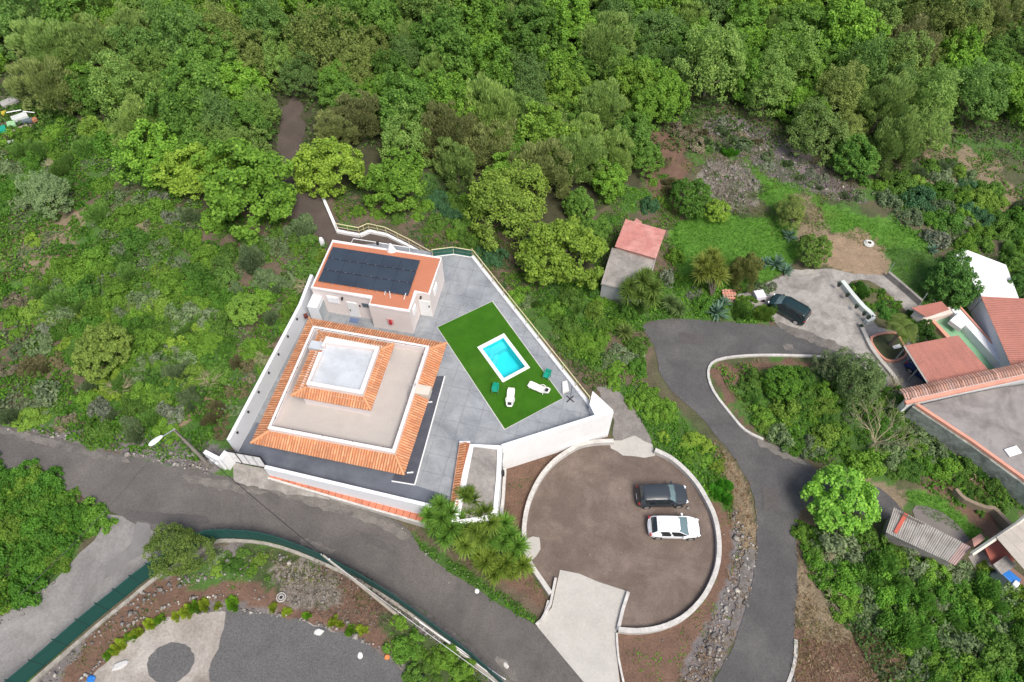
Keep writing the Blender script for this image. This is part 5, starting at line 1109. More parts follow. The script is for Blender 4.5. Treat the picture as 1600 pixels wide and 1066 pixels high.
# names for where a plant stands: landmark points in the photo
LM = [(470, 250, 'dirt path through the wood'), (20, 190, 'junk heap'), (300, 20, 'rocky gap at the top left'), (10, 10, 'top left corner'), (560, 10, 'top edge left of centre'), (800, 10, 'middle of the top edge'), (1050, 10, 'top edge right of centre'), (1300, 10, 'top edge far right'), (1590, 10, 'top right corner'),
      (1590, 130, 'dark pond'), (545, 335, 'zigzag white wall'), (720, 395, 'green mesh railing'), (990, 375, 'pink roofed shed'), (975, 430, 'concrete roofed shed'), (1140, 290, 'pile of pale rubble'), (1250, 260, 'strip of burnt scrub'), (1150, 380, 'bright lawn'), (1320, 400, 'sandy path'), (1232, 483, 'green minivan'), (1280, 455, 'concrete yard'),
      (1550, 440, 'white house'), (1500, 560, 'red carport roof'), (1120, 570, 'bend of the white kerb'), (1200, 690, 'lower end of the white kerb'), (1520, 690, 'salmon edged roof'), (1450, 835, 'corrugated shed'), (1590, 870, 'workshop'), (1240, 780, 'side road junction'), (1240, 950, 'side road'), (1300, 1060, 'bottom edge right of the side road'), (1590, 1050, 'bottom right corner'), (1430, 1060, 'bottom edge far right'),
      (940, 640, 'right corner of the pool terrace'), (1020, 700, 'gravel circle entrance'), (850, 500, 'diagonal terrace railing'), (490, 460, 'outbuilding'), (400, 600, 'left terrace wall'), (345, 710, 'villa gate'), (250, 690, 'street lamp'), (300, 640, 'bare sandy patch'), (60, 670, 'road at the left edge'), (5, 430, 'left edge'), (5, 300, 'left edge near the rusty scrub'), (100, 350, 'dry grassy clearing'), (160, 800, 'road fork'), (5, 900, 'left edge below the fork'), (650, 250, 'middle of the wood'), (880, 200, 'middle of the right wood'), (280, 200, 'left wood'), (1400, 150, 'wood at the upper right'), (1440, 280, 'dry grass slope'), (230, 480, 'centre of the left scrub'), (120, 560, 'rusty left scrub'),
      (640, 1030, 'bottom of the dug soil'), (420, 900, 'dug soil behind the fence'), (210, 960, 'stony bank'), (1370, 650, 'bare pale tree'), (1400, 950, 'lower right scrub'), (740, 920, 'yucca bank'), (1150, 780, 'rubble bank by the side road')]
REG = []
ORD = ['nearest', 'second nearest', 'third nearest', 'fourth nearest', 'fifth nearest', 'sixth nearest', 'seventh nearest', 'eighth nearest', 'ninth nearest', 'tenth nearest', 'eleventh nearest', 'twelfth nearest', 'thirteenth nearest', 'fourteenth nearest', 'fifteenth nearest', 'sixteenth nearest', 'seventeenth nearest', 'eighteenth nearest', 'nineteenth nearest', 'twentieth nearest']
def tintname(c, feath=False):
    r_, g_, b_ = c; s_ = r_ + g_ + b_
    if b_ > .55 * g_: return 'grey green'
    if r_ > .92 * g_: return 'brownish'
    if r_ > .72 * g_: return 'olive green'
    if s_ < .19: return 'dark green'
    if s_ > .30: return 'bright green'
    return 'mid green'
def register(o, px, py, desc): REG.append((o, px, py, desc))
def pos_for(px, py, lift):      # ground point below a crown seen at (px, py)
    z = 0.
    for _ in range(10): x, y = P(px, py, z + lift); z = h1(x, y)
    return x, y, z
TG = 'trees of the wood and hillside'; BG_ = 'shrubs of the scrub'
used_t = []
def tree(px, py, rpx, kind, tint, label=None, name=None, world=None, rm=None, trunkh=.75, zs=1., cat='tree', group=TG):
    if world is None:
        d = (HC - 2) / (ST + (py - 533) / F * CT); rm = rpx * d / F; lift = rm * (.85 if kind is not FEATH else 1.0); x, y, z = pos_for(px, py, lift)
    else: x, y, z = world
    name = name or ('heath_tree' if kind is FEATH else 'broadleaf_tree')
    t = thing(name, label or 'x', cat, (x, y, z), group, random.uniform(0, 6.28)); hh = rm * trunkh
    c = bpy.data.objects.new('crown', random.choice(kind)); COL.objects.link(c); c.parent = t; c.location = (0, 0, hh); c.scale = (rm * random.uniform(.94, 1.06), rm * random.uniform(.94, 1.06), rm * random.uniform(.9, 1.1) * zs)
    j = random.uniform(1.7, 2.3) * (1.35 if kind is FEATH else 1.); c.color = (*[v * j for v in tint], 1)
    k = bpy.data.objects.new('trunk', random.choice(TRUNKS)); COL.objects.link(k); k.parent = t; k.scale = (rm, rm, rm * 1.1)
    used_t.append((x, y, rm))
    if label is None: register(t, px, py, ('feathery ' if kind is FEATH else '') + tintname(tint) + (' tree' if rm < 3.1 else ' large tree'))
    return t
def bush(px, py, rm, kind, tint, label=None, name=None, world=None, flat=1., group=BG_, cat='bush'):
    x, y, z = world if world else pos_for(px, py, rm * .4); name = name or ('low_shrub' if rm < .95 and kind is BUSH else None) or {id(BUSH): 'leafy_bush', id(BUSHF): 'heath_bush', id(BUSHG): 'straggly_bush'}.get(id(kind), 'bush')
    o = bpy.data.objects.new(name, random.choice(kind)); COL.objects.link(o); o.location = (x, y, z - .05); o.rotation_euler = (0, 0, random.uniform(0, 6.28)); o.scale = (rm * random.uniform(.85, 1.15), rm * random.uniform(.85, 1.15), rm * flat * random.uniform(1.0, 1.45))
    j = random.uniform(1.4, 2.1) * (1.3 if kind is BUSHF else 1.); o.color = (*[v * j for v in tint], 1); setp(o, label or 'x', cat, group); used_t.append((x, y, rm * .7))
    if label is None: register(o, px, py, ('straggly ' if kind is BUSHG else 'fine leaved ' if kind is BUSHF else '') + tintname(tint) + (' bush' if rm > 1.05 else ' low bush'))
    return o
LUSH = (.100, .190, .024); LIME = (.150, .225, .030); MID = (.075, .145, .024); DEEP = (.042, .098, .018); OLIVE = (.115, .150, .038); BROWNG = (.125, .145, .052); GREYG = (.12, .17, .075); TEAL = (.045, .11, .045)
# hand placed trees
for a in [
 (382, 290, 64, BROAD, LUSH, 'big lush green tree just left of the dirt path above the left scrub'), (514, 262, 46, BROAD, LIME, 'yellow green tree standing right of the dirt path'), (617, 283, 45, BROAD, LUSH, 'rounded green tree right of the yellow green tree behind the zigzag wall'),
 (792, 318, 62, FINE, (.135, .20, .032), 'large pale green tree right of the zigzag wall'), (880, 395, 58, BROAD, (.12, .185, .025), 'large tree beside the diagonal railing, left of the concrete shed'), (845, 400, 36, FINE, OLIVE, 'smaller olive tree squeezed between two large ones by the railing'),
 (1314, 780, 51, BIGLEAF, (.13, .26, .035), 'isolated bright glossy tree at the side road junction'), (1080, 306, 33, BIGLEAF, (.055, .12, .018), 'round dark citrus tree above the lawn'), (1121, 329, 21, BIGLEAF, (.14, .22, .03), 'small lime green citrus tree beside the rubble pile'),
 (1272, 389, 27, BIGLEAF, (.07, .12, .022), 'compact green tree between lawn and sandy path'), (1488, 437, 38, BROAD, (.045, .105, .02), 'dense dark tree touching the white house'), (1592, 448, 26, BROAD, DEEP, 'dark tree right of the white house roof'), (1586, 415, 20, BROAD, MID, 'green tree behind the white house roof'),
 (275, 860, 42, FINE, (.07, .105, .022), 'lone dark green tree breaking the green fence near the road fork'), (1224, 597, 28, BIGLEAF, (.06, .135, .015), 'round green tree inside the kerbed island'), (1340, 590, 42, FINE, (.085, .13, .045), 'airy green tree at the top of the island beside the ramp'),
 (1300, 575, 24, FINE, (.10, .13, .06), 'thin pale tree overhanging the side road'), (1165, 422, 28, FEATH, (.09, .10, .03), 'brownish round tree left of the concrete yard'), (1235, 330, 26, FINE, OLIVE, 'olive shrub like tree above the lawn'), (1180, 700, 0, None, None, None),
 (158, 545, 38, BROAD, (.12, .17, .035), 'yellow green tree alone in the left scrub'), (382, 484, 26, BIGLEAF, (.11, .19, .03), 'small round lime tree left of the outbuilding'), (72, 132, 42, FEATH, (.10, .125, .04), 'olive round tree above the junk heap'), (70, 300, 34, FINE, GREYG, 'grey green tree left of the clearing'),
 (240, 240, 44, BROAD, LUSH, 'bright tree left of the big lush tree'), (300, 270, 40, BROAD, LIME, 'lime green tree beside the big lush tree'), (700, 205, 48, FEATH, (.085, .095, .035), None), (760, 225, 46, FEATH, BROWNG, None), (560, 180, 36, FEATH, (.08, .09, .035), None), (590, 150, 30, BROAD, LUSH, None), (520, 200, 30, FEATH, BROWNG, None),
 (860, 190, 34, FINE, (.12, .17, .05), None), (1335, 245, 34, BROAD, (.07, .15, .025), 'bright leafy tree at the lower tip of the upper right wood'), (1275, 205, 44, FINE, (.085, .13, .035), None), (1420, 70, 46, FEATH, (.09, .095, .04), None), (950, 280, 30, BROAD, LUSH, None), (905, 320, 24, BROAD, MID, None), (1010, 245, 26, BROAD, MID, None),
 (930, 360, 22, BROAD, MID, None), (1245, 560, 0, None, None, None)]:
    if a[3] is None: continue
    tree(*a)
# the wood: spaced out over its ground
WPX = [(-110, -75), (1710, -75), (1710, 160), (1640, 190), (1450, 185), (1425, 250), (1345, 262), (1290, 245), (1200, 190), (1110, 160), (1040, 200), (1012, 262), (950, 310), (915, 330), (860, 300), (740, 300), (640, 250), (600, 200), (495, 190), (440, 190), (425, 250), (330, 300), (230, 245), (180, 170), (100, 165), (60, 110), (-110, 110)]
wood = PT(WPX); gap_ = [PT([(-60, 130), (75, 150), (80, 265), (-60, 275)]), PT([(420, 150), (525, 150), (520, 360), (420, 350)]), PT([(290, -40), (360, -40), (365, 50), (320, 55), (300, 20)]), PT([(270, 130), (325, 130), (330, 175), (285, 185)]), PT([(640, 190), (672, 190), (672, 250), (640, 250)]), PT([(1565, 100), (1700, 100), (1700, 180), (1570, 165)])]
WOOD = []; wx = [p[0] for p in wood]; wy = [p[1] for p in wood]; n_t = 0
for it in range(9000):
    if n_t >= 298: break
    x = random.uniform(min(wx), max(wx)); y = random.uniform(min(wy), min(max(wy), 122))
    if not inside([x], [y], wood)[0] or any(inside([x], [y], g)[0] for g in gap_): continue
    rm = random.uniform(1.9, 3.7) * (1 + .1 * (y > 80)) if it < 5000 else random.uniform(1.5, 2.4)
    if any((x - a) ** 2 + (y - b) ** 2 < (.58 * (rm + c)) ** 2 for a, b, c in used_t): continue
    z = h1(x, y); zz = z + rm - HC; yc = y * ST + 0; cam_z = y * CT - zz * ST; cam_y = y * ST + zz * CT; px = 800 + F * x / cam_z; py = 533 - F * cam_y / cam_z
    if not (-35 < px < 1635 and py > -38): continue
    nz = float(vnoise(x, y, 11, 31)); r_ = random.random(); olv = inside([px], [py], [(520, 130), (900, 100), (1010, 180), (930, 320), (700, 260), (560, 240)])[0]
    if (olv and r_ < .42) or r_ < .05 + .12 * (nz > .65): k, tn = FEATH, random.choice([(.11, .16, .045), BROWNG, (.10, .15, .038), (.12, .17, .045)])
    elif r_ < .55: k, tn = FINE, random.choice([(.115, .185, .042), (.100, .165, .035), (.130, .20, .048), OLIVE, (.085, .155, .035), (.075, .13, .035)])
    else: k, tn = BROAD, random.choice([LUSH, LUSH, MID, (.120, .205, .028), (.085, .17, .024), (.065, .13, .022)])
    if py < 60: tn = tuple(v * .95 for v in tn)
    t_ = tree(px, py, 0, k, tn, world=(x, y, z), rm=rm, zs=random.uniform(.95, 1.4), trunkh=random.uniform(.6, 1.15)); n_t += 1
    REG.pop(); WOOD.append((px, py, t_, ('feathery ' if k is FEATH else '') + tintname(tn) + ' tree'))
def nth(i): return f"{i}{'th' if 10 <= i % 100 <= 20 else {1: 'st', 2: 'nd', 3: 'rd'}.get(i % 10, 'th')}"
OUT = []; BANDS = [(-999, 0, 'just beyond the top edge'), (0, 32, 'top edge strip'), (32, 66, 'second wood strip from top'), (66, 104, 'third wood strip from top'), (104, 150, 'fourth wood strip from top'), (150, 205, 'fifth wood strip from top'), (205, 999, 'lowest wood strip')]
for a, b, nm in BANDS:
    L3 = sorted((w_ for w_ in WOOD if a <= w_[1] < b), key=lambda w_: w_[0])
    inn = [w_ for w_ in L3 if 0 <= w_[0] <= 1600 and a >= 0]; out_ = [w_ for w_ in L3 if w_ not in inn]
    for i, w_ in enumerate(inn): w_[2]['label'] = f'{w_[3]}, {nth(i + 1)} from the left, {nm}'
    OUT += out_
for cond, nm, key in ((lambda w_: w_[1] < 0, 'just above the top edge', 0), (lambda w_: w_[1] >= 0 and w_[0] < 0, 'just past the left edge', 1), (lambda w_: w_[1] >= 0 and w_[0] > 1600, 'just past the right edge', 1)):
    for i, w_ in enumerate(sorted(filter(cond, OUT), key=lambda w_: w_[key])): w_[2]['label'] = f"{w_[3]} {nm}, {nth(i + 1)} from the {'left' if key == 0 else 'top'}"
def scatter(px, n, rr_, kinds, sep=.75, avoid=True, flat=1.):
    poly = PT(px); xs_ = [p[0] for p in poly]; ys_ = [p[1] for p in poly]; c = 0
    for it in range(n * 40):
        if c >= n: break
        x = random.uniform(min(xs_), max(xs_)); y = random.uniform(min(ys_), max(ys_)); rm = random.uniform(*rr_)
        if not inside([x], [y], poly)[0] or any((x - a) ** 2 + (y - b) ** 2 < (sep * (rm + q)) ** 2 for a, b, q in used_t): continue
        z = h1(x, y); zz = z + rm * .4 - HC; cz_ = y * CT - zz * ST; px_ = 800 + F * x / cz_; py_ = 533 - F * (y * ST + zz * CT) / cz_
        k, tn = random.choice(kinds); bush(px_, py_, rm, k, tn, world=(x, y, z), flat=flat); c += 1
K1 = [(BUSH, LUSH), (BUSH, MID), (BUSH, (.06, .14, .018)), (BUSH, (.085, .165, .022)), (BUSHG, GREYG), (BUSHF, (.075, .14, .03)), (BUSH, (.12, .195, .03)), (BUSH, (.055, .125, .02)), (BUSHG, (.13, .17, .09)), (BUSH, LUSH)]
KG = [(BUSHG, GREYG), (BUSHG, (.14, .16, .11)), (BUSHF, (.07, .10, .045)), (BUSHG, (.10, .14, .07))]
KB = [(BUSHG, (.13, .115, .06)), (BUSHF, (.10, .095, .045)), (BUSHG, (.17, .15, .10))]
KL = [(BUSH, LUSH), (BUSH, (.065, .15, .018)), (BUSHF, (.07, .14, .03)), (BUSH, (.09, .17, .03))]
scatter([(-60, 225), (100, 175), (220, 250), (330, 340), (300, 380), (130, 330), (-60, 340)], 40, (.8, 1.6), K1 + KG, .7)
scatter([(60, 440), (200, 380), (330, 390), (360, 480), (380, 560), (250, 640), (150, 560), (60, 500)], 64, (.7, 1.5), K1, .66)
scatter([(330, 340), (440, 340), (510, 390), (480, 460), (400, 560), (340, 500)], 26, (.7, 1.4), [(BUSH, LUSH), (BUSHF, (.09, .13, .06)), (BUSH, MID), (BUSHG, GREYG), (BUSH, (.08, .15, .03))], .68)
scatter([(-60, 440), (60, 420), (140, 520), (200, 600), (170, 670), (-60, 650)], 26, (.6, 1.3), K1 + KB + KG, .75)
scatter([(130, 600), (300, 560), (330, 600), (260, 680), (150, 680)], 14, (.7, 1.3), K1 + KG + KG, .7)
scatter([(355, 560), (430, 540), (340, 690), (320, 680)], 10, (.4, .8), KB, .7)
scatter([(-60, 715), (20, 728), (142, 792), (158, 815), (100, 865), (50, 925), (-60, 975)], 40, (.8, 1.3), [(BUSH, (.05, .13, .016)), (BUSH, (.06, .15, .018)), (BUSH, (.075, .16, .02)), (BUSH, (.09, .16, .02))], .5)
scatter([(800, 465), (870, 470), (1000, 430), (1060, 450), (1000, 510), (1000, 590), (960, 590), (880, 520)], 22, (.6, 1.2), KL + K1, .7)
scatter([(880, 540), (930, 520), (1000, 590), (1020, 640), (990, 640), (930, 590)], 12, (.5, 1.0), [(BUSH, LUSH), (BUSH, LUSH), (BUSHG, GREYG)], .65)
scatter([(1010, 610), (1050, 640), (1120, 710), (1130, 740), (1080, 720), (1020, 680)], 12, (.5, .9), [(BUSH, LIME), (BUSH, LUSH)], .55, flat=.8)
scatter([(1115, 740), (1135, 760), (1140, 800), (1118, 800)], 3, (.5, .7), [(BUSHF, (.05, .16, .015))], .6)
scatter([(1140, 590), (1330, 580), (1400, 620), (1540, 760), (1450, 740), (1380, 740), (1260, 715), (1200, 680)], 42, (.6, 1.4), K1 + KL + [(BUSHG, GREYG)], .66)
scatter([(1250, 830), (1330, 830), (1500, 890), (1620, 960), (1650, 1120), (1480, 1120), (1400, 1000), (1330, 960), (1280, 900)], 85, (.7, 1.5), [(BUSH, (.06, .15, .018)), (BUSHG, GREYG), (BUSHG, (.15, .19, .10)), (BUSH, (.08, .18, .02)), (BUSHF, (.08, .16, .03)), (BUSH, MID), (BUSH, LUSH)], .56)
scatter([(1530, 890), (1640, 960), (1640, 1050), (1570, 960)], 12, (.6, 1.0), [(BUSH, LIME)], .5)
scatter([(1290, 250), (1430, 230), (1620, 330), (1620, 400), (1480, 390), (1390, 330)], 44, (.7, 1.6), K1 + KG + [(BUSH, TEAL), (BUSH, LUSH)], .75)
scatter([(1180, 235), (1340, 300), (1345, 330), (1200, 260)], 10, (.4, .9), KB + KG, .8); scatter([(1030, 160), (1110, 170), (1200, 235), (1080, 240)], 14, (.5, 1.1), KB + KG, .75)
scatter([(1000, 230), (1040, 250), (1060, 330), (1000, 330)], 8, (.4, .8), KB + K1, .8); scatter([(1020, 420), (1240, 440), (1160, 480), (1030, 480)], 10, (.5, 1.0), K1 + KG, .7)
scatter([(540, 335), (620, 310), (730, 300), (800, 390), (770, 410), (720, 385), (640, 355)], 24, (.6, 1.2), [(BUSH, TEAL), (BUSH, MID), (BUSH, LUSH)], .7)
scatter([(600, 960), (690, 1000), (760, 1080), (640, 1080)], 9, (.5, 1.0), [(BUSH, LUSH), (BUSH, MID)], .7); scatter([(320, 860), (420, 865), (380, 905), (310, 890)], 7, (.4, .8), K1, .8); scatter([(1460, 690), (1560, 760), (1590, 810), (1500, 790)], 12, (.5, 1.0), [(BUSH, DEEP), (BUSH, MID)], .7)
for a in [(1402, 648, 1.3, BUSH, MID, 'leafy bush hiding the left end of the tile capped wall'), (1390, 625, .9, BUSH, LUSH, 'small bright bush at the foot of the tile capped wall'), (1160, 487, 1.0, BUSHF, (.055, .115, .02), 'left clipped green shrub between the agave and the minivan'), (1193, 489, 1.0, BUSHF, (.07, .12, .02), 'right clipped green shrub next to the green minivan'), (1138, 236, .85, BUSHF, (.045, .13, .012), 'small neat green mound above the rubble pile'), (1055, 398, 1.0, BUSH, LUSH, 'bright green shrub right of the pink roofed shed'),
          (1015, 320, 1.0, BUSH, TEAL, 'blue green shrub above the pink roofed shed'), (1345, 455, .9, BUSHF, (.04, .10, .015), 'dark green shrub behind the greenish white wall'), (1383, 482, 1.0, BUSH, (.05, .13, .02), 'green shrub between the yard and the palm'), (1443, 520, 1.1, BUSH, (.04, .095, .015), 'dark shrub right of the palm beside the carport'), (50, 375, .7, BUSH, LIME, 'small lime green bush on the dry clearing'),
          (1200, 600, .8, BUSH, LIME, 'bright bush left of the round island tree'), (633, 1010, 1.2, BUSH, (.07, .15, .02), 'large green bush at the end of the lower yard'), (505, 400, .8, BUSH, LIME, 'lime bush at the left corner of the solar roof')]: bush(*a[:5], label=a[5])

scatter([(1325, 450), (1345, 440), (1395, 470), (1420, 495), (1370, 508), (1345, 476)], 12, (.35, .7), K1 + KB, .6); scatter([(1400, 480), (1440, 500), (1445, 535), (1400, 525)], 6, (.5, .9), K1, .6)
scatter([(430, 480), (480, 470), (400, 600), (350, 690), (330, 680), (390, 560)], 16, (.4, .9), [(BUSH, LUSH), (BUSH, MID), (BUSHG, GREYG), (BUSHG, (.17, .18, .09))], .7); scatter([(60, 470), (330, 470), (340, 620), (160, 620)], 40, (.6, 1.2), [(BUSH, LUSH), (BUSH, MID), (BUSH, LIME)], .5)
# rosette plants -----------------------------------------------------
def rosette(seed, n=70, L=1.0, wd=.06, lift=(.0, 1.2), curve=.35, m=LEAF, name='rosette'):
    r = np.random.default_rng(seed); V = []; vr = []
    for k in range(n):
        a = r.uniform(0, 2 * math.pi); el = r.uniform(*lift); l = L * r.uniform(.75, 1.1); d = np.array([math.cos(a) * math.cos(el), math.sin(a) * math.cos(el), math.sin(el)]); sd_ = np.array([-math.sin(a), math.cos(a), 0]) * wd / 2
        p0 = d * .04; p1 = d * l * .55; p2 = d * l - np.array([0, 0, curve * l * (1 - el / 1.6)])
        V += [p0 - sd_ * .6, p0 + sd_ * .6, p1 + sd_, p1 - sd_, p1 - sd_, p1 + sd_, p2 + sd_ * .1, p2 - sd_ * .1]; v_ = np.clip(.5 + r.normal() * .2, 0, 1); vr += [v_, v_]
    return quadmesh(name, np.array(V), m, np.array(vr))
YUC = [rosette(200 + i, 170, 1.08, .085, (-.4, 1.45), .12) for i in range(3)]
AGA = [rosette(210 + i, 42, 1.0, .17, (.15, 1.3), .1) for i in range(2)]
def yucca(heads, base, label, tint, r0=1.0, group=None, thick=.12):
    b_ = pos_for(*base, 0); t = thing('yucca_tree', label, 'yucca', b_, group)
    for i, (px, py, z, s) in enumerate(heads):
        hp = P3(px, py, b_[2] + z); st_ = MB(); st_.tube([(b_[0], b_[1], b_[2] - .1), lerp(lerp(b_, hp, .5), (b_[0], b_[1], hp[2]), .25), hp], thick, 6, r1=.07); st_.put('stem', bark, t)
        o = bpy.data.objects.new('leaf_rosette', random.choice(YUC)); COL.objects.link(o); o.parent = t; o.location = Vector(hp) - Vector(b_); o.scale = (s * r0 * 1.15,) * 3; o.rotation_euler = (random.uniform(-.3, .3), random.uniform(-.3, .3), random.uniform(0, 6)); j = random.uniform(1.4, 1.8); o.color = (*[v * j for v in tint], 1)
YT = (.10, .20, .03)
yucca([(687, 790, 3.4, .85), (672, 806, 3.0, .85), (690, 812, 3.2, .9), (705, 802, 3.3, .85), (705, 828, 2.8, .95), (680, 826, 2.6, .8), (695, 842, 2.4, .85), (718, 812, 3., .8)], (705, 850), 'leftmost yucca tree in front of the tiled ledge', YT, group='yucca trees at the roadside')
yucca([(728, 776, 3.6, .7), (740, 782, 3.4, .75), (722, 772, 3.5, .6), (733, 770, 3.6, .6)], (738, 812), 'small yucca head standing over the end of the orange tile strip', (.10, .16, .025), group='yucca trees at the roadside')
yucca([(731, 806, 3.2, .8), (757, 803, 3.4, .95), (765, 818, 3.1, .95), (748, 812, 3.2, .85), (727, 852, 2.2, .95), (715, 838, 2.6, .8), (740, 828, 2.8, .85), (752, 842, 2.4, .85), (728, 822, 2.9, .8)], (748, 850), 'middle yucca tree beside the storage block', (.12, .18, .028), group='yucca trees at the roadside')
yucca([(788, 817, 2.8, .85), (770, 838, 2.6, .9), (795, 836, 2.5, .9), (808, 852, 2.2, .95), (785, 848, 2.4, .8), (800, 866, 2., .8)], (790, 868), 'right yucca tree leaning over the gravel circle wall', YT, group='yucca trees at the roadside')
yucca([(758, 880, 1.8, .95), (784, 888, 1.6, .95), (768, 866, 2.0, .7), (815, 885, 1.6, .95), (800, 892, 1.4, .8), (748, 868, 1.8, .7), (792, 878, 1.8, .9), (772, 898, 1.3, .8)], (780, 890), 'lowest yucca tree nearest the main road bank', (.14, .20, .03), group='yucca trees at the roadside')
yucca([(985, 448, 3.0, 1.0), (1005, 440, 3.4, 1.1), (1020, 452, 3.2, 1.0), (1000, 462, 2.6, 1.0), (1018, 468, 2.4, .9), (980, 462, 2.4, .9), (1010, 430, 3.4, .8)], (1004, 478), 'yucca tree with browning skirts below the concrete shed', (.095, .15, .03))
yucca([(1108, 425, 3.2, 1.1), (1120, 415, 3.5, 1.1), (1100, 412, 3.5, 1.1), (1112, 402, 3.6, 1.0), (1125, 432, 3., 1.0), (1095, 430, 3., 1.0)], (1112, 462), 'yellow green yucca tree below the bright lawn', (.15, .18, .035))
yucca([(977, 520, .6, .9)], (977, 524), 'single low yucca rosette on the bare soil by the side road', (.14, .19, .05), thick=.08)
yucca([(1048, 475, 1.0, .9), (1060, 484, .8, .8)], (1054, 486), 'low twin headed yucca at the edge of the side road', (.10, .15, .05))
def agave(px, py, s, label, tint=(.12, .20, .14)):
    g = pos_for(px, py, .3); o = bpy.data.objects.new('agave', random.choice(AGA)); COL.objects.link(o); o.location = (*g[:2], g[2] + .1); o.scale = (s,) * 3; o.rotation_euler = (0, 0, random.uniform(0, 6)); o.color = (*[v * 1.4 for v in tint], 1); setp(o, label, 'agave')
agave(1122, 488, 1.5, 'largest blue green agave beside the side road'); agave(1132, 474, 1.0, 'agave just above the largest one by the road'); agave(1108, 478, .9, 'agave just left of the largest one by the road')
agave(1213, 412, 1.3, 'blue green agave at the lower edge of the lawn'); agave(1228, 422, 1.0, 'agave beside the concrete yard top corner'); agave(1198, 410, .9, 'leftmost small agave at the lawn edge'); agave(1234, 368, 1.1, 'pale agave between the lawn and the compact tree'); agave(1452, 372, .9, 'grey agave on the slope above the mown strip'); agave(1458, 390, .8, 'lower grey agave on the slope above the mown strip')
# palm beside the carport
pm_ = pos_for(1412, 512, 3.0); pt2 = thing('palm_tree', 'palm tree with arching fronds beside the red carport roof', 'palm', pm_)
MB().tube([pm_, (pm_[0], pm_[1], pm_[2] + 3.0)], .2, 8, r1=.14).put('trunk', bark, pt2)
fr = rosette(300, 1); 
for k in range(18):
    a = 2 * math.pi * k / 18 + random.uniform(-.12, .12); el = random.uniform(.1, 1.0); Lf = random.uniform(1.9, 2.5); V = []; vr = []; N_ = 26
    for q in range(N_):
        u = (q + 1) / N_; r_ = Lf * (math.cos(el) * u * (1 - .15 * u)); z = Lf * (math.sin(el) * u - .62 * u * u); c = np.array([math.cos(a) * r_, math.sin(a) * r_, z]); fd = np.array([math.cos(a), math.sin(a), 0]); sdv = np.array([-math.sin(a), math.cos(a), 0])
        ll = .55 * math.sin(math.pi * min(1, u * .9 + .12)) + .08
        for s_ in (-1, 1):
            tip = c + (sdv * s_ * .85 + fd * .45) * ll - np.array([0, 0, .25 * ll]); V += [c - fd * .035, c + fd * .035, tip + fd * .01, tip - fd * .01]; vr.append(np.clip(random.gauss(.5, .15), 0, 1))
    o = bpy.data.objects.new('palm_frond', quadmesh('frond', np.array(V), LEAF, np.array(vr))); COL.objects.link(o); o.parent = pt2; o.location = (0, 0, 3.0); o.color = (.13, .19, .04, 1); o['kind'] = 'stuff'
# bare pale tree on the island
bb = pos_for(1358, 700, 0); bt = thing('bare_tree', 'leafless pale tree with long spreading branches on the island', 'tree', bb)
def branch(b, p, d, L, r, lv, rnd):
    p1 = p + d * L * .5 + Vector((rnd.uniform(-.1, .1), rnd.uniform(-.1, .1), .08)) * L; p2 = p1 + (d + Vector((rnd.uniform(-.2, .2), rnd.uniform(-.2, .2), .05))) * L * .5
    b.tube([p, p1, p2], r, 5, r1=r * .5)
    if lv:
        for q in range(rnd.choice((2, 3, 3))):
            nd = (d + Vector((rnd.uniform(-.7, .7), rnd.uniform(-.7, .7), rnd.uniform(-.1, .5)))).normalized(); branch(b, p1.lerp(p2, rnd.uniform(.1, 1)), nd, L * rnd.uniform(.55, .75), r * .55, lv - 1, rnd)
rnd = random.Random(4); MB().tube([bb, (bb[0], bb[1], bb[2] + 1.2)], .16, 7, r1=.12).put('trunk', palebark, bt)
for k in range(9):
    a = k * .7 + rnd.uniform(-.2, .2); b = MB(); branch(b, Vector((bb[0], bb[1], bb[2] + 1.0)), Vector((math.cos(a) * .8, math.sin(a) * .8 + .15, rnd.uniform(.5, .9))).normalized(), rnd.uniform(1.7, 2.5), .055, 4, rnd); b.put('branch', palebark, bt)
for i, (a, b, rm) in enumerate(((1385, 610, 1.2), (480, 455, 1.1), (90, 265, 1.0), (840, 0, 0), (1290, 885, 1.0), (1300, 940, 1.0), (190, 610, 1.1), (330, 600, 1.0), (1560, 850, 0))):
    if not rm: continue
    g = pos_for(a, b, 0); o = bpy.data.objects.new('dead_shrub', TWIG[i % 2]); COL.objects.link(o); o.location = g; o.scale = (rm * 1.3,) * 3; o.rotation_euler = (0, 0, i); setp(o, 'x', 'shrub', 'dead shrubs'); register(o, a, b, 'leafless pale twiggy shrub')
# yellow green aloes planted along the stone edging of the lower yard
for i, (a, b, rm) in enumerate(((170, 1022, .45), (180, 1014, .5), (190, 1005, .5), (205, 995, .45), (214, 988, .5), (232, 975, .5), (250, 968, .45), (275, 962, .45), (290, 955, .55), (303, 948, .6), (318, 945, .5), (340, 946, .4), (362, 943, .6), (425, 950, .45), (446, 956, .45), (478, 962, .4), (520, 972, .45), (530, 975, .4), (548, 984, .45), (566, 984, .5))):
    o = bush(a, b, rm * .78, BUSHF, (.20, .25, .03) if i % 3 else (.11, .21, .02), 'x', name='aloe', group='aloes along the stone edging', cat='aloe', flat=1.2); register(o, a, b, 'yellow green aloe clump')

# ---- unique wording for everything registered
groups = {}
for o, px, py, desc in REG:
    d = sorted(((px - a) ** 2 + (py - b) ** 2, n) for a, b, n in LM)[0]; groups.setdefault((desc, d[1]), []).append((d[0], o, px, py))
for (desc, n), L2 in groups.items():
    L2.sort(key=lambda q: q[0])
    for i, (dd, o, px, py) in enumerate(L2):
        o['label'] = f'{desc} by the {n}' if len(L2) == 1 else f'{desc}, {(ORD + [nth(q + 1) + " nearest" for q in range(20, 90)])[i]} the {n}'

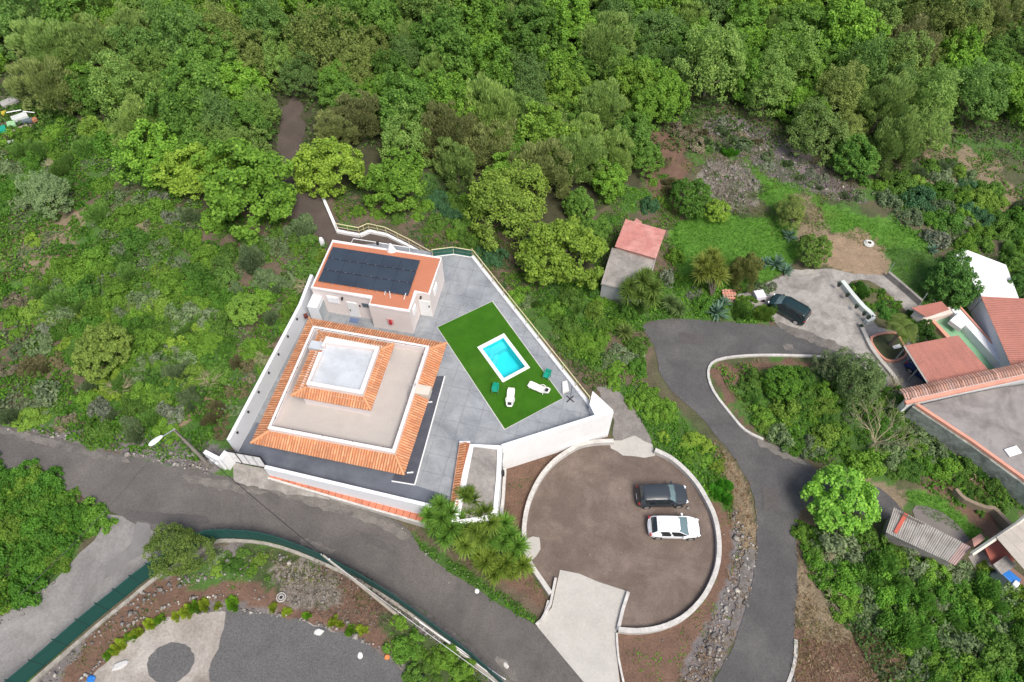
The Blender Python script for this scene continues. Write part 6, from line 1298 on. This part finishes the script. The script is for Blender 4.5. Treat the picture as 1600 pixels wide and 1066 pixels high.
# ------------------------------------------------------------------ low ground cover: leaves, grass and dry stalks as three masses
blockers = [PX([(497, 440), (520, 370), (700, 385), (745, 395), (965, 640), (960, 690), (790, 740), (780, 830), (660, 820), (415, 750), (320, 725), (350, 690)], T - 1.2)]
roads = [PT(smooth(mr, 2, True)), PT(tr), PT(smooth(rr, 2, True)), PT(dpz), PT([(455, 120), (480, 190), (478, 260), (500, 300), (530, 355), (610, 362), (690, 400), (520, 400), (505, 378), (455, 345), (440, 320), (436, 230), (440, 170)]), PT(smooth(disc, 2, True)), PT([(875, 891), (982, 925), (963, 985), (975, 1110), (945, 1110), (838, 978)]), PT([(60, 1120), (190, 1005), (260, 965), (350, 955), (480, 972), (560, 1000), (640, 1055), (700, 1120)]), PT([(930, 605), (960, 605), (990, 640), (1020, 690), (1015, 712), (960, 690)]),
         pr, cr_, PT([(1395, 790), (1518, 850), (1600, 800), (1660, 900), (1640, 1000), (1494, 884), (1384, 832)]), PT([(1430, 640), (1660, 560), (1760, 720), (1640, 820)]), PT([(1395, 500), (1490, 470), (1640, 600), (1420, 640)]), PT([(1510, 420), (1600, 420), (1700, 600), (1590, 600)])]
def free(x, y, wob=.25):
    jx_ = (vnoise(x, y, .7, 41) - .5) * wob * 2; ok = np.ones(len(x), bool)
    for b in blockers + roads: ok &= ~inside(x + jx_, y + jx_, b)
    return ok
def zone_pts(px, dens, seed):
    poly = PT(px) if px else None; r = np.random.default_rng(seed); xs_ = [p[0] for p in poly]; ys_ = [p[1] for p in poly]
    n = int(dens * (max(xs_) - min(xs_)) * (max(ys_) - min(ys_))); x = r.uniform(min(xs_), max(xs_), n); y = r.uniform(min(ys_), max(ys_), n)
    k = inside(x + (vnoise(x, y, 1.5, 51) - .5) * .8, y + (vnoise(x, y, 1.5, 52) - .5) * .8, poly); x, y = x[k], y[k]; k = free(x, y); return x[k], y[k]
def build_cover(name, specs, m, kind_='weed'):
    Vs, vs_, ts = [], [], []
    for i, (px, dens, hgt, size, cols, patch) in enumerate(specs):
        x, y = zone_pts(px, dens, 600 + i * 7 + len(name)); r = np.random.default_rng(900 + i)
        d = vnoise(x, y, 1.3, 61 + i) * .6 + vnoise(x, y, .5, 62) * .4; k = d > patch; x, y, d = x[k], y[k], d[k]; n = len(x)
        if n == 0: continue
        z = H(x, y) + hgt * np.clip((d - patch) * 3, .1, 1) * r.uniform(.1, 1, n); C = np.c_[x, y, z]
        pal = np.array(cols); sel = np.clip((vnoise(x, y, 1.7, 71 + i) * 1.3 - .15 + r.normal(size=n) * .12) * len(pal), 0, len(pal) - 1).astype(int)
        if kind_ == 'weed': V = leaves(C, r.normal(size=(n, 3)) * .5 + np.array([0, 0, .7]), size, .8, 5 + i)
        else:
            dv = r.normal(size=(n, 3)) * .55 + np.array([0, 0, .6]); dv /= np.linalg.norm(dv, axis=1, keepdims=True); s = (size * r.uniform(.6, 1.4, n))[:, None]; sd_ = np.cross(dv, r.normal(size=(n, 3))); sd_ /= np.linalg.norm(sd_, axis=1, keepdims=True)
            V = np.stack([C, C + dv * s * .5 + sd_ * s * .09, C + dv * s, C + dv * s * .5 - sd_ * s * .09], 1).reshape(-1, 3)
        Vs.append(V); vs_.append(np.clip(.5 + r.normal(size=n) * .2, 0, 1)); ts.append(pal[sel] * 1.5)
    me = quadmesh(name, np.concatenate(Vs), m, np.concatenate(vs_), np.concatenate(ts)); return link(name, me, origin=(0, 0, 0))
wc = [(.05, .135, .014), (.065, .16, .016), (.085, .18, .022), (.06, .13, .018)]; wcl = [(.08, .195, .016), (.10, .215, .022), (.06, .16, .012)]; wcg = [(.12, .15, .08), (.07, .11, .04), (.05, .10, .025)]
west = [(-80, 150), (100, 170), (230, 250), (330, 330), (440, 340), (520, 380), (480, 460), (345, 700), (310, 728), (200, 705), (-80, 660)]
o = build_cover('weeds', [(west, 85, .6, .22, wc + wcl[:1] + wcg[:1], .33), ([(-80, 700), (160, 795), (160, 825), (60, 930), (-80, 1000)], 60, .8, .22, wc[:2], .1), ([(780, 430), (1000, 420), (1240, 470), (1215, 508), (1010, 505), (1000, 590), (1030, 620), (1140, 720), (1140, 800), (1100, 780), (1010, 690), (960, 610)], 55, .4, .2, wcl + wc[:2], .25),
    ([(930, 290), (1065, 300), (1060, 480), (930, 480)], 60, .3, .18, wcl + wc, .3),
    ([(1115, 570), (1400, 570), (1620, 800), (1500, 790), (1400, 740), (1260, 720), (1190, 690)], 55, .5, .22, wc + wcl, .36), ([(1235, 820), (1620, 900), (1650, 1130), (1400, 1130), (1330, 1000), (1260, 900)], 60, .7, .24, wc + wcg, .25),
    ([(1290, 180), (1450, 180), (1620, 180), (1620, 420), (1480, 400), (1380, 340)], 30, .4, .24, wc + wcg, .38), ([(1000, 170), (1200, 170), (1340, 280), (1280, 380), (1050, 350), (1000, 300)], 26, .3, .2, wc[:3] + [(.14, .12, .06)], .5),
    ([(515, 300), (700, 240), (860, 400), (960, 590), (930, 620), (740, 400), (670, 390), (600, 352), (530, 352)], 60, .4, .2, [(.05, .11, .03), (.06, .12, .02), (.08, .15, .02)], .38), ([(1290, 330), (1460, 370), (1540, 480), (1440, 480), (1380, 400)], 36, .15, .15, wcl, .45), ([(640, 840), (860, 975), (840, 990), (640, 870)], 90, .3, .16, wcl + wc, .2), ([(330, 850), (520, 870), (740, 1040), (820, 1120), (640, 1120), (560, 960), (330, 910)], 40, .2, .15, wc + [(.17, .15, .07), (.12, .14, .03)], .5), ([(60, 1060), (240, 900), (320, 850), (330, 930), (130, 1060)], 34, .15, .14, [(.12, .14, .04), (.06, .09, .03), (.17, .14, .08)], .48),
    ([(960, 680), (1100, 720), (1160, 840), (1140, 960), (1060, 1066), (970, 1066), (975, 995), (1080, 965), (1125, 880), (1105, 780)], 26, .15, .15, wcl[:2] + [(.10, .11, .04)], .55), ([(700, 870), (860, 900), (850, 975), (760, 920)], 26, .15, .15, wc, .5), ([(790, 720), (950, 680), (830, 800), (820, 900), (790, 880)], 34, .1, .14, [(.06, .12, .03), (.13, .06, .05)], .6), ([(-250, -150), (1850, -150), (1850, 200), (-250, 240)], 16, .8, .32, [(.06, .12, .025), (.075, .12, .035), (.05, .10, .02)], .3)], LEAFC)
setp(o, 'tangled low weeds and brambles covering the slopes between the roads', 'weeds', kind='stuff')
gc = [(.055, .165, .012), (.07, .18, .016), (.045, .14, .012)]
o = build_cover('grass', [([(1055, 330), (1225, 335), (1255, 385), (1235, 430), (1100, 462), (1055, 420)], 90, .12, .24, gc, .1), ([(1150, 230), (1230, 250), (1300, 325), (1440, 360), (1440, 412), (1290, 365), (1180, 320)], 70, .12, .24, gc + [(.12, .16, .03)], .2), ([(1380, 385), (1460, 395), (1545, 480), (1440, 482)], 50, .1, .2, gc + [(.10, .14, .04)], .35),
    ([(1400, 768), (1470, 772), (1545, 842), (1515, 845), (1440, 802)], 110, .2, .22, gc, .1), ([(150, 600), (300, 640), (340, 720), (130, 690)], 60, .15, .22, gc + wc[:2], .3), ([(350, 560), (440, 540), (345, 700), (320, 690)], 50, .15, .22, gc, .45), ([(645, 830), (860, 972), (838, 988), (645, 858)], 110, .15, .18, gc, .1), ([(1000, 625), (1060, 650), (1140, 740), (1140, 810), (1115, 780), (1040, 700)], 70, .2, .2, [(.11, .2, .02), (.07, .17, .015)], .3)], LEAFC, 'grass')
setp(o, 'short bright green grass of the lawns and verges', 'grass', kind='stuff')
dc = [(.26, .20, .11), (.20, .14, .08), (.30, .25, .17), (.15, .10, .06)]
o = build_cover('dry_stalks', [(west, 12, .3, .34, dc, .52), ([(1105, 680), (1170, 740), (1190, 850), (1160, 960), (1110, 1080), (1060, 1080), (1120, 940), (1150, 860)], 55, .2, .3, [(.25, .16, .08), (.20, .12, .06), (.30, .22, .13)], .4), ([(1240, 840), (1290, 850), (1420, 1000), (1420, 1130), (1240, 1130)], 55, .3, .3, dc + [(.16, .18, .05)], .35), ([(1100, 180), (1180, 190), (1340, 290), (1340, 330), (1240, 300), (1110, 240)], 40, .3, .3, [(.20, .18, .16), (.14, .11, .09), (.26, .22, .16)], .35),
    ([(1100, 250), (1160, 250), (1200, 300), (1160, 340), (1100, 315)], 70, .4, .34, [(.26, .235, .20), (.18, .15, .12), (.10, .13, .05)], .3), ([(1350, 570), (1500, 690), (1560, 790), (1440, 720), (1250, 600)], 14, .5, .4, dc, .5), ([(1400, 210), (1620, 240), (1620, 340), (1420, 300)], 22, .3, .3, dc, .45), ([(410, 875), (560, 885), (650, 970), (560, 985), (430, 945)], 90, .3, .28, [(.19, .165, .13), (.13, .10, .075), (.08, .10, .035)], .25), ([(1235, 940), (1400, 960), (1430, 1120), (1235, 1120)], 60, .2, .26, [(.20, .15, .08), (.14, .12, .05), (.08, .14, .02)], .35), ([(1300, 365), (1390, 370), (1400, 440), (1290, 420)], 16, .1, .16, [(.10, .15, .03), (.2, .15, .09)], .5),
    ([(1120, 568), (1320, 562), (1300, 592), (1150, 602), (1200, 690), (1160, 660)], 45, .15, .22, [(.22, .12, .08), (.26, .19, .12)], .35), ([(330, 590), (430, 545), (350, 690)], 50, .3, .3, [(.28, .24, .13), (.2, .18, .08)], .4), ([(640, 330), (760, 330), (800, 400), (960, 600), (940, 610), (740, 400)], 25, .15, .25, dc, .5)], LEAFC, 'grass')
setp(o, 'dry brown stalks and dead scrub on the banks and waste ground', 'scrub', kind='stuff')
# stones: rubble bank, edging rows, rocky verge
def stones(name, specs, label, cat):
    r = np.random.default_rng(77); ico = np.array([(1, 0, 0), (0, 1, 0), (-1, 0, 0), (0, -1, 0), (0, 0, 1), (0, 0, -1)], float); fcs = [(0, 1, 4), (1, 2, 4), (2, 3, 4), (3, 0, 4), (1, 0, 5), (2, 1, 5), (3, 2, 5), (0, 3, 5)]
    Vs, Fs, Cs, k = [], [], [], 0
    for px, dens, sz_, cols in specs:
        poly = PT(px); xs_ = [p[0] for p in poly]; ys_ = [p[1] for p in poly]; n = int(dens * (max(xs_) - min(xs_)) * (max(ys_) - min(ys_)))
        x = r.uniform(min(xs_), max(xs_), n); y = r.uniform(min(ys_), max(ys_), n); q = inside(x, y, poly); x, y = x[q], y[q]
        for a, b in zip(x, y):
            s = sz_ * math.exp(r.normal() * .4); v = ico * r.uniform(.6, 1.2, (6, 1)) * np.array([s, s * r.uniform(.6, 1), s * .55]); t = r.uniform(0, 6.28); c_, s_ = math.cos(t), math.sin(t); v = np.c_[v[:, 0] * c_ - v[:, 1] * s_, v[:, 0] * s_ + v[:, 1] * c_, v[:, 2]] + (a, b, h1(a, b) + s * .25)
            Vs.append(v); Fs.append(np.array(fcs) + k); k += 6; cc = np.array(cols[r.integers(len(cols))]) * r.uniform(.75, 1.25); Cs.append(np.tile([*cc, 1], (6, 1)))
    me = npmesh(name, np.concatenate(Vs), np.concatenate(Fs), stonem, False, {'tcol': ('FLOAT_COLOR', 'POINT', np.concatenate(Cs))}); o = link(name, me, origin=(0, 0, 0)); setp(o, label, cat, kind='stuff')
def band(px, w_): return px + [(a, b + w_) for a, b in px[::-1]]
gs = [(.20, .185, .17), (.13, .12, .115), (.27, .25, .23)]; ps = [(.33, .305, .27), (.25, .225, .2)]
stones('rubble', [([(1145, 790), (1185, 860), (1170, 940), (1140, 990), (1105, 1080), (1060, 1080), (1110, 980), (1145, 900)], 14, .13, gs + ps[:1]), ([(1100, 180), (1150, 185), (1335, 295), (1335, 318), (1240, 290), (1110, 230)], 5, .14, gs), ([(1100, 252), (1160, 252), (1195, 300), (1160, 330), (1105, 312)], 10, .14, ps + gs), ([(-60, 655), (60, 670), (200, 702), (320, 720), (330, 742), (200, 712), (60, 680), (-60, 668)], 14, .13, gs + ps), ([(240, 705), (330, 712), (335, 735), (240, 722)], 20, .14, gs + [(.2, .17, .12)])], 'loose grey lava rubble on the banks and verges', 'rubble')
edge1 = [(120, 1066), (160, 1030), (200, 1000), (250, 970), (300, 956), (360, 948), (420, 956), (480, 966), (540, 985), (590, 1008), (640, 1045)]; edge2 = [(190, 985), (240, 950), (290, 925), (350, 912), (400, 905)]
stones('stone_edging', [(band(edge1, 6), 34, .10, ps + gs), (band([(190, 985), (215, 968), (260, 945), (310, 930), (350, 928)], 5), 34, .11, ps), (band([(180, 960), (230, 925), (270, 905), (340, 890), (400, 880)], 16), 9, .12, gs), (band([(60, 1050), (130, 1000), (200, 940), (250, 905)], 34), 6, .12, gs), (band([(330, 862), (420, 862), (520, 885), (600, 935), (700, 1000), (780, 1066)], 14), 7, .12, ps + gs), ([(430, 890), (500, 880), (530, 940), (460, 950)], 9, .11, gs), (band([(560, 900), (620, 945), (700, 1005), (760, 1066)], 14), 10, .13, gs), ([(470, 850), (520, 848), (530, 860), (500, 866)], 0, .1, gs), (band([(650, 850), (700, 880), (780, 930), (850, 972)], 8), 6, .09, ps), ([(-40, 960), (60, 925), (90, 905), (40, 960), (-40, 1010)], 16, .1, gs)], 'rows of pale stones edging the planted terraces of the lower yard', 'stones')
stones('litter_stones', [([(200, 740), (560, 800), (840, 1000), (600, 900), (300, 810)], .03, .06, ps), ([(440, 765), (660, 815), (650, 835), (440, 775)], 2.5, .07, ps + gs), ([(830, 720), (1100, 760), (1100, 940), (900, 900)], .2, .05, ps), ([(1000, 700), (1160, 780), (1140, 1040), (970, 1060), (1120, 900)], 1.2, .06, ps + gs), ([(250, 905), (420, 870), (600, 960), (640, 1010), (400, 950)], 2, .06, ps)], 'scattered small pale stones lying on road and soil', 'stones')
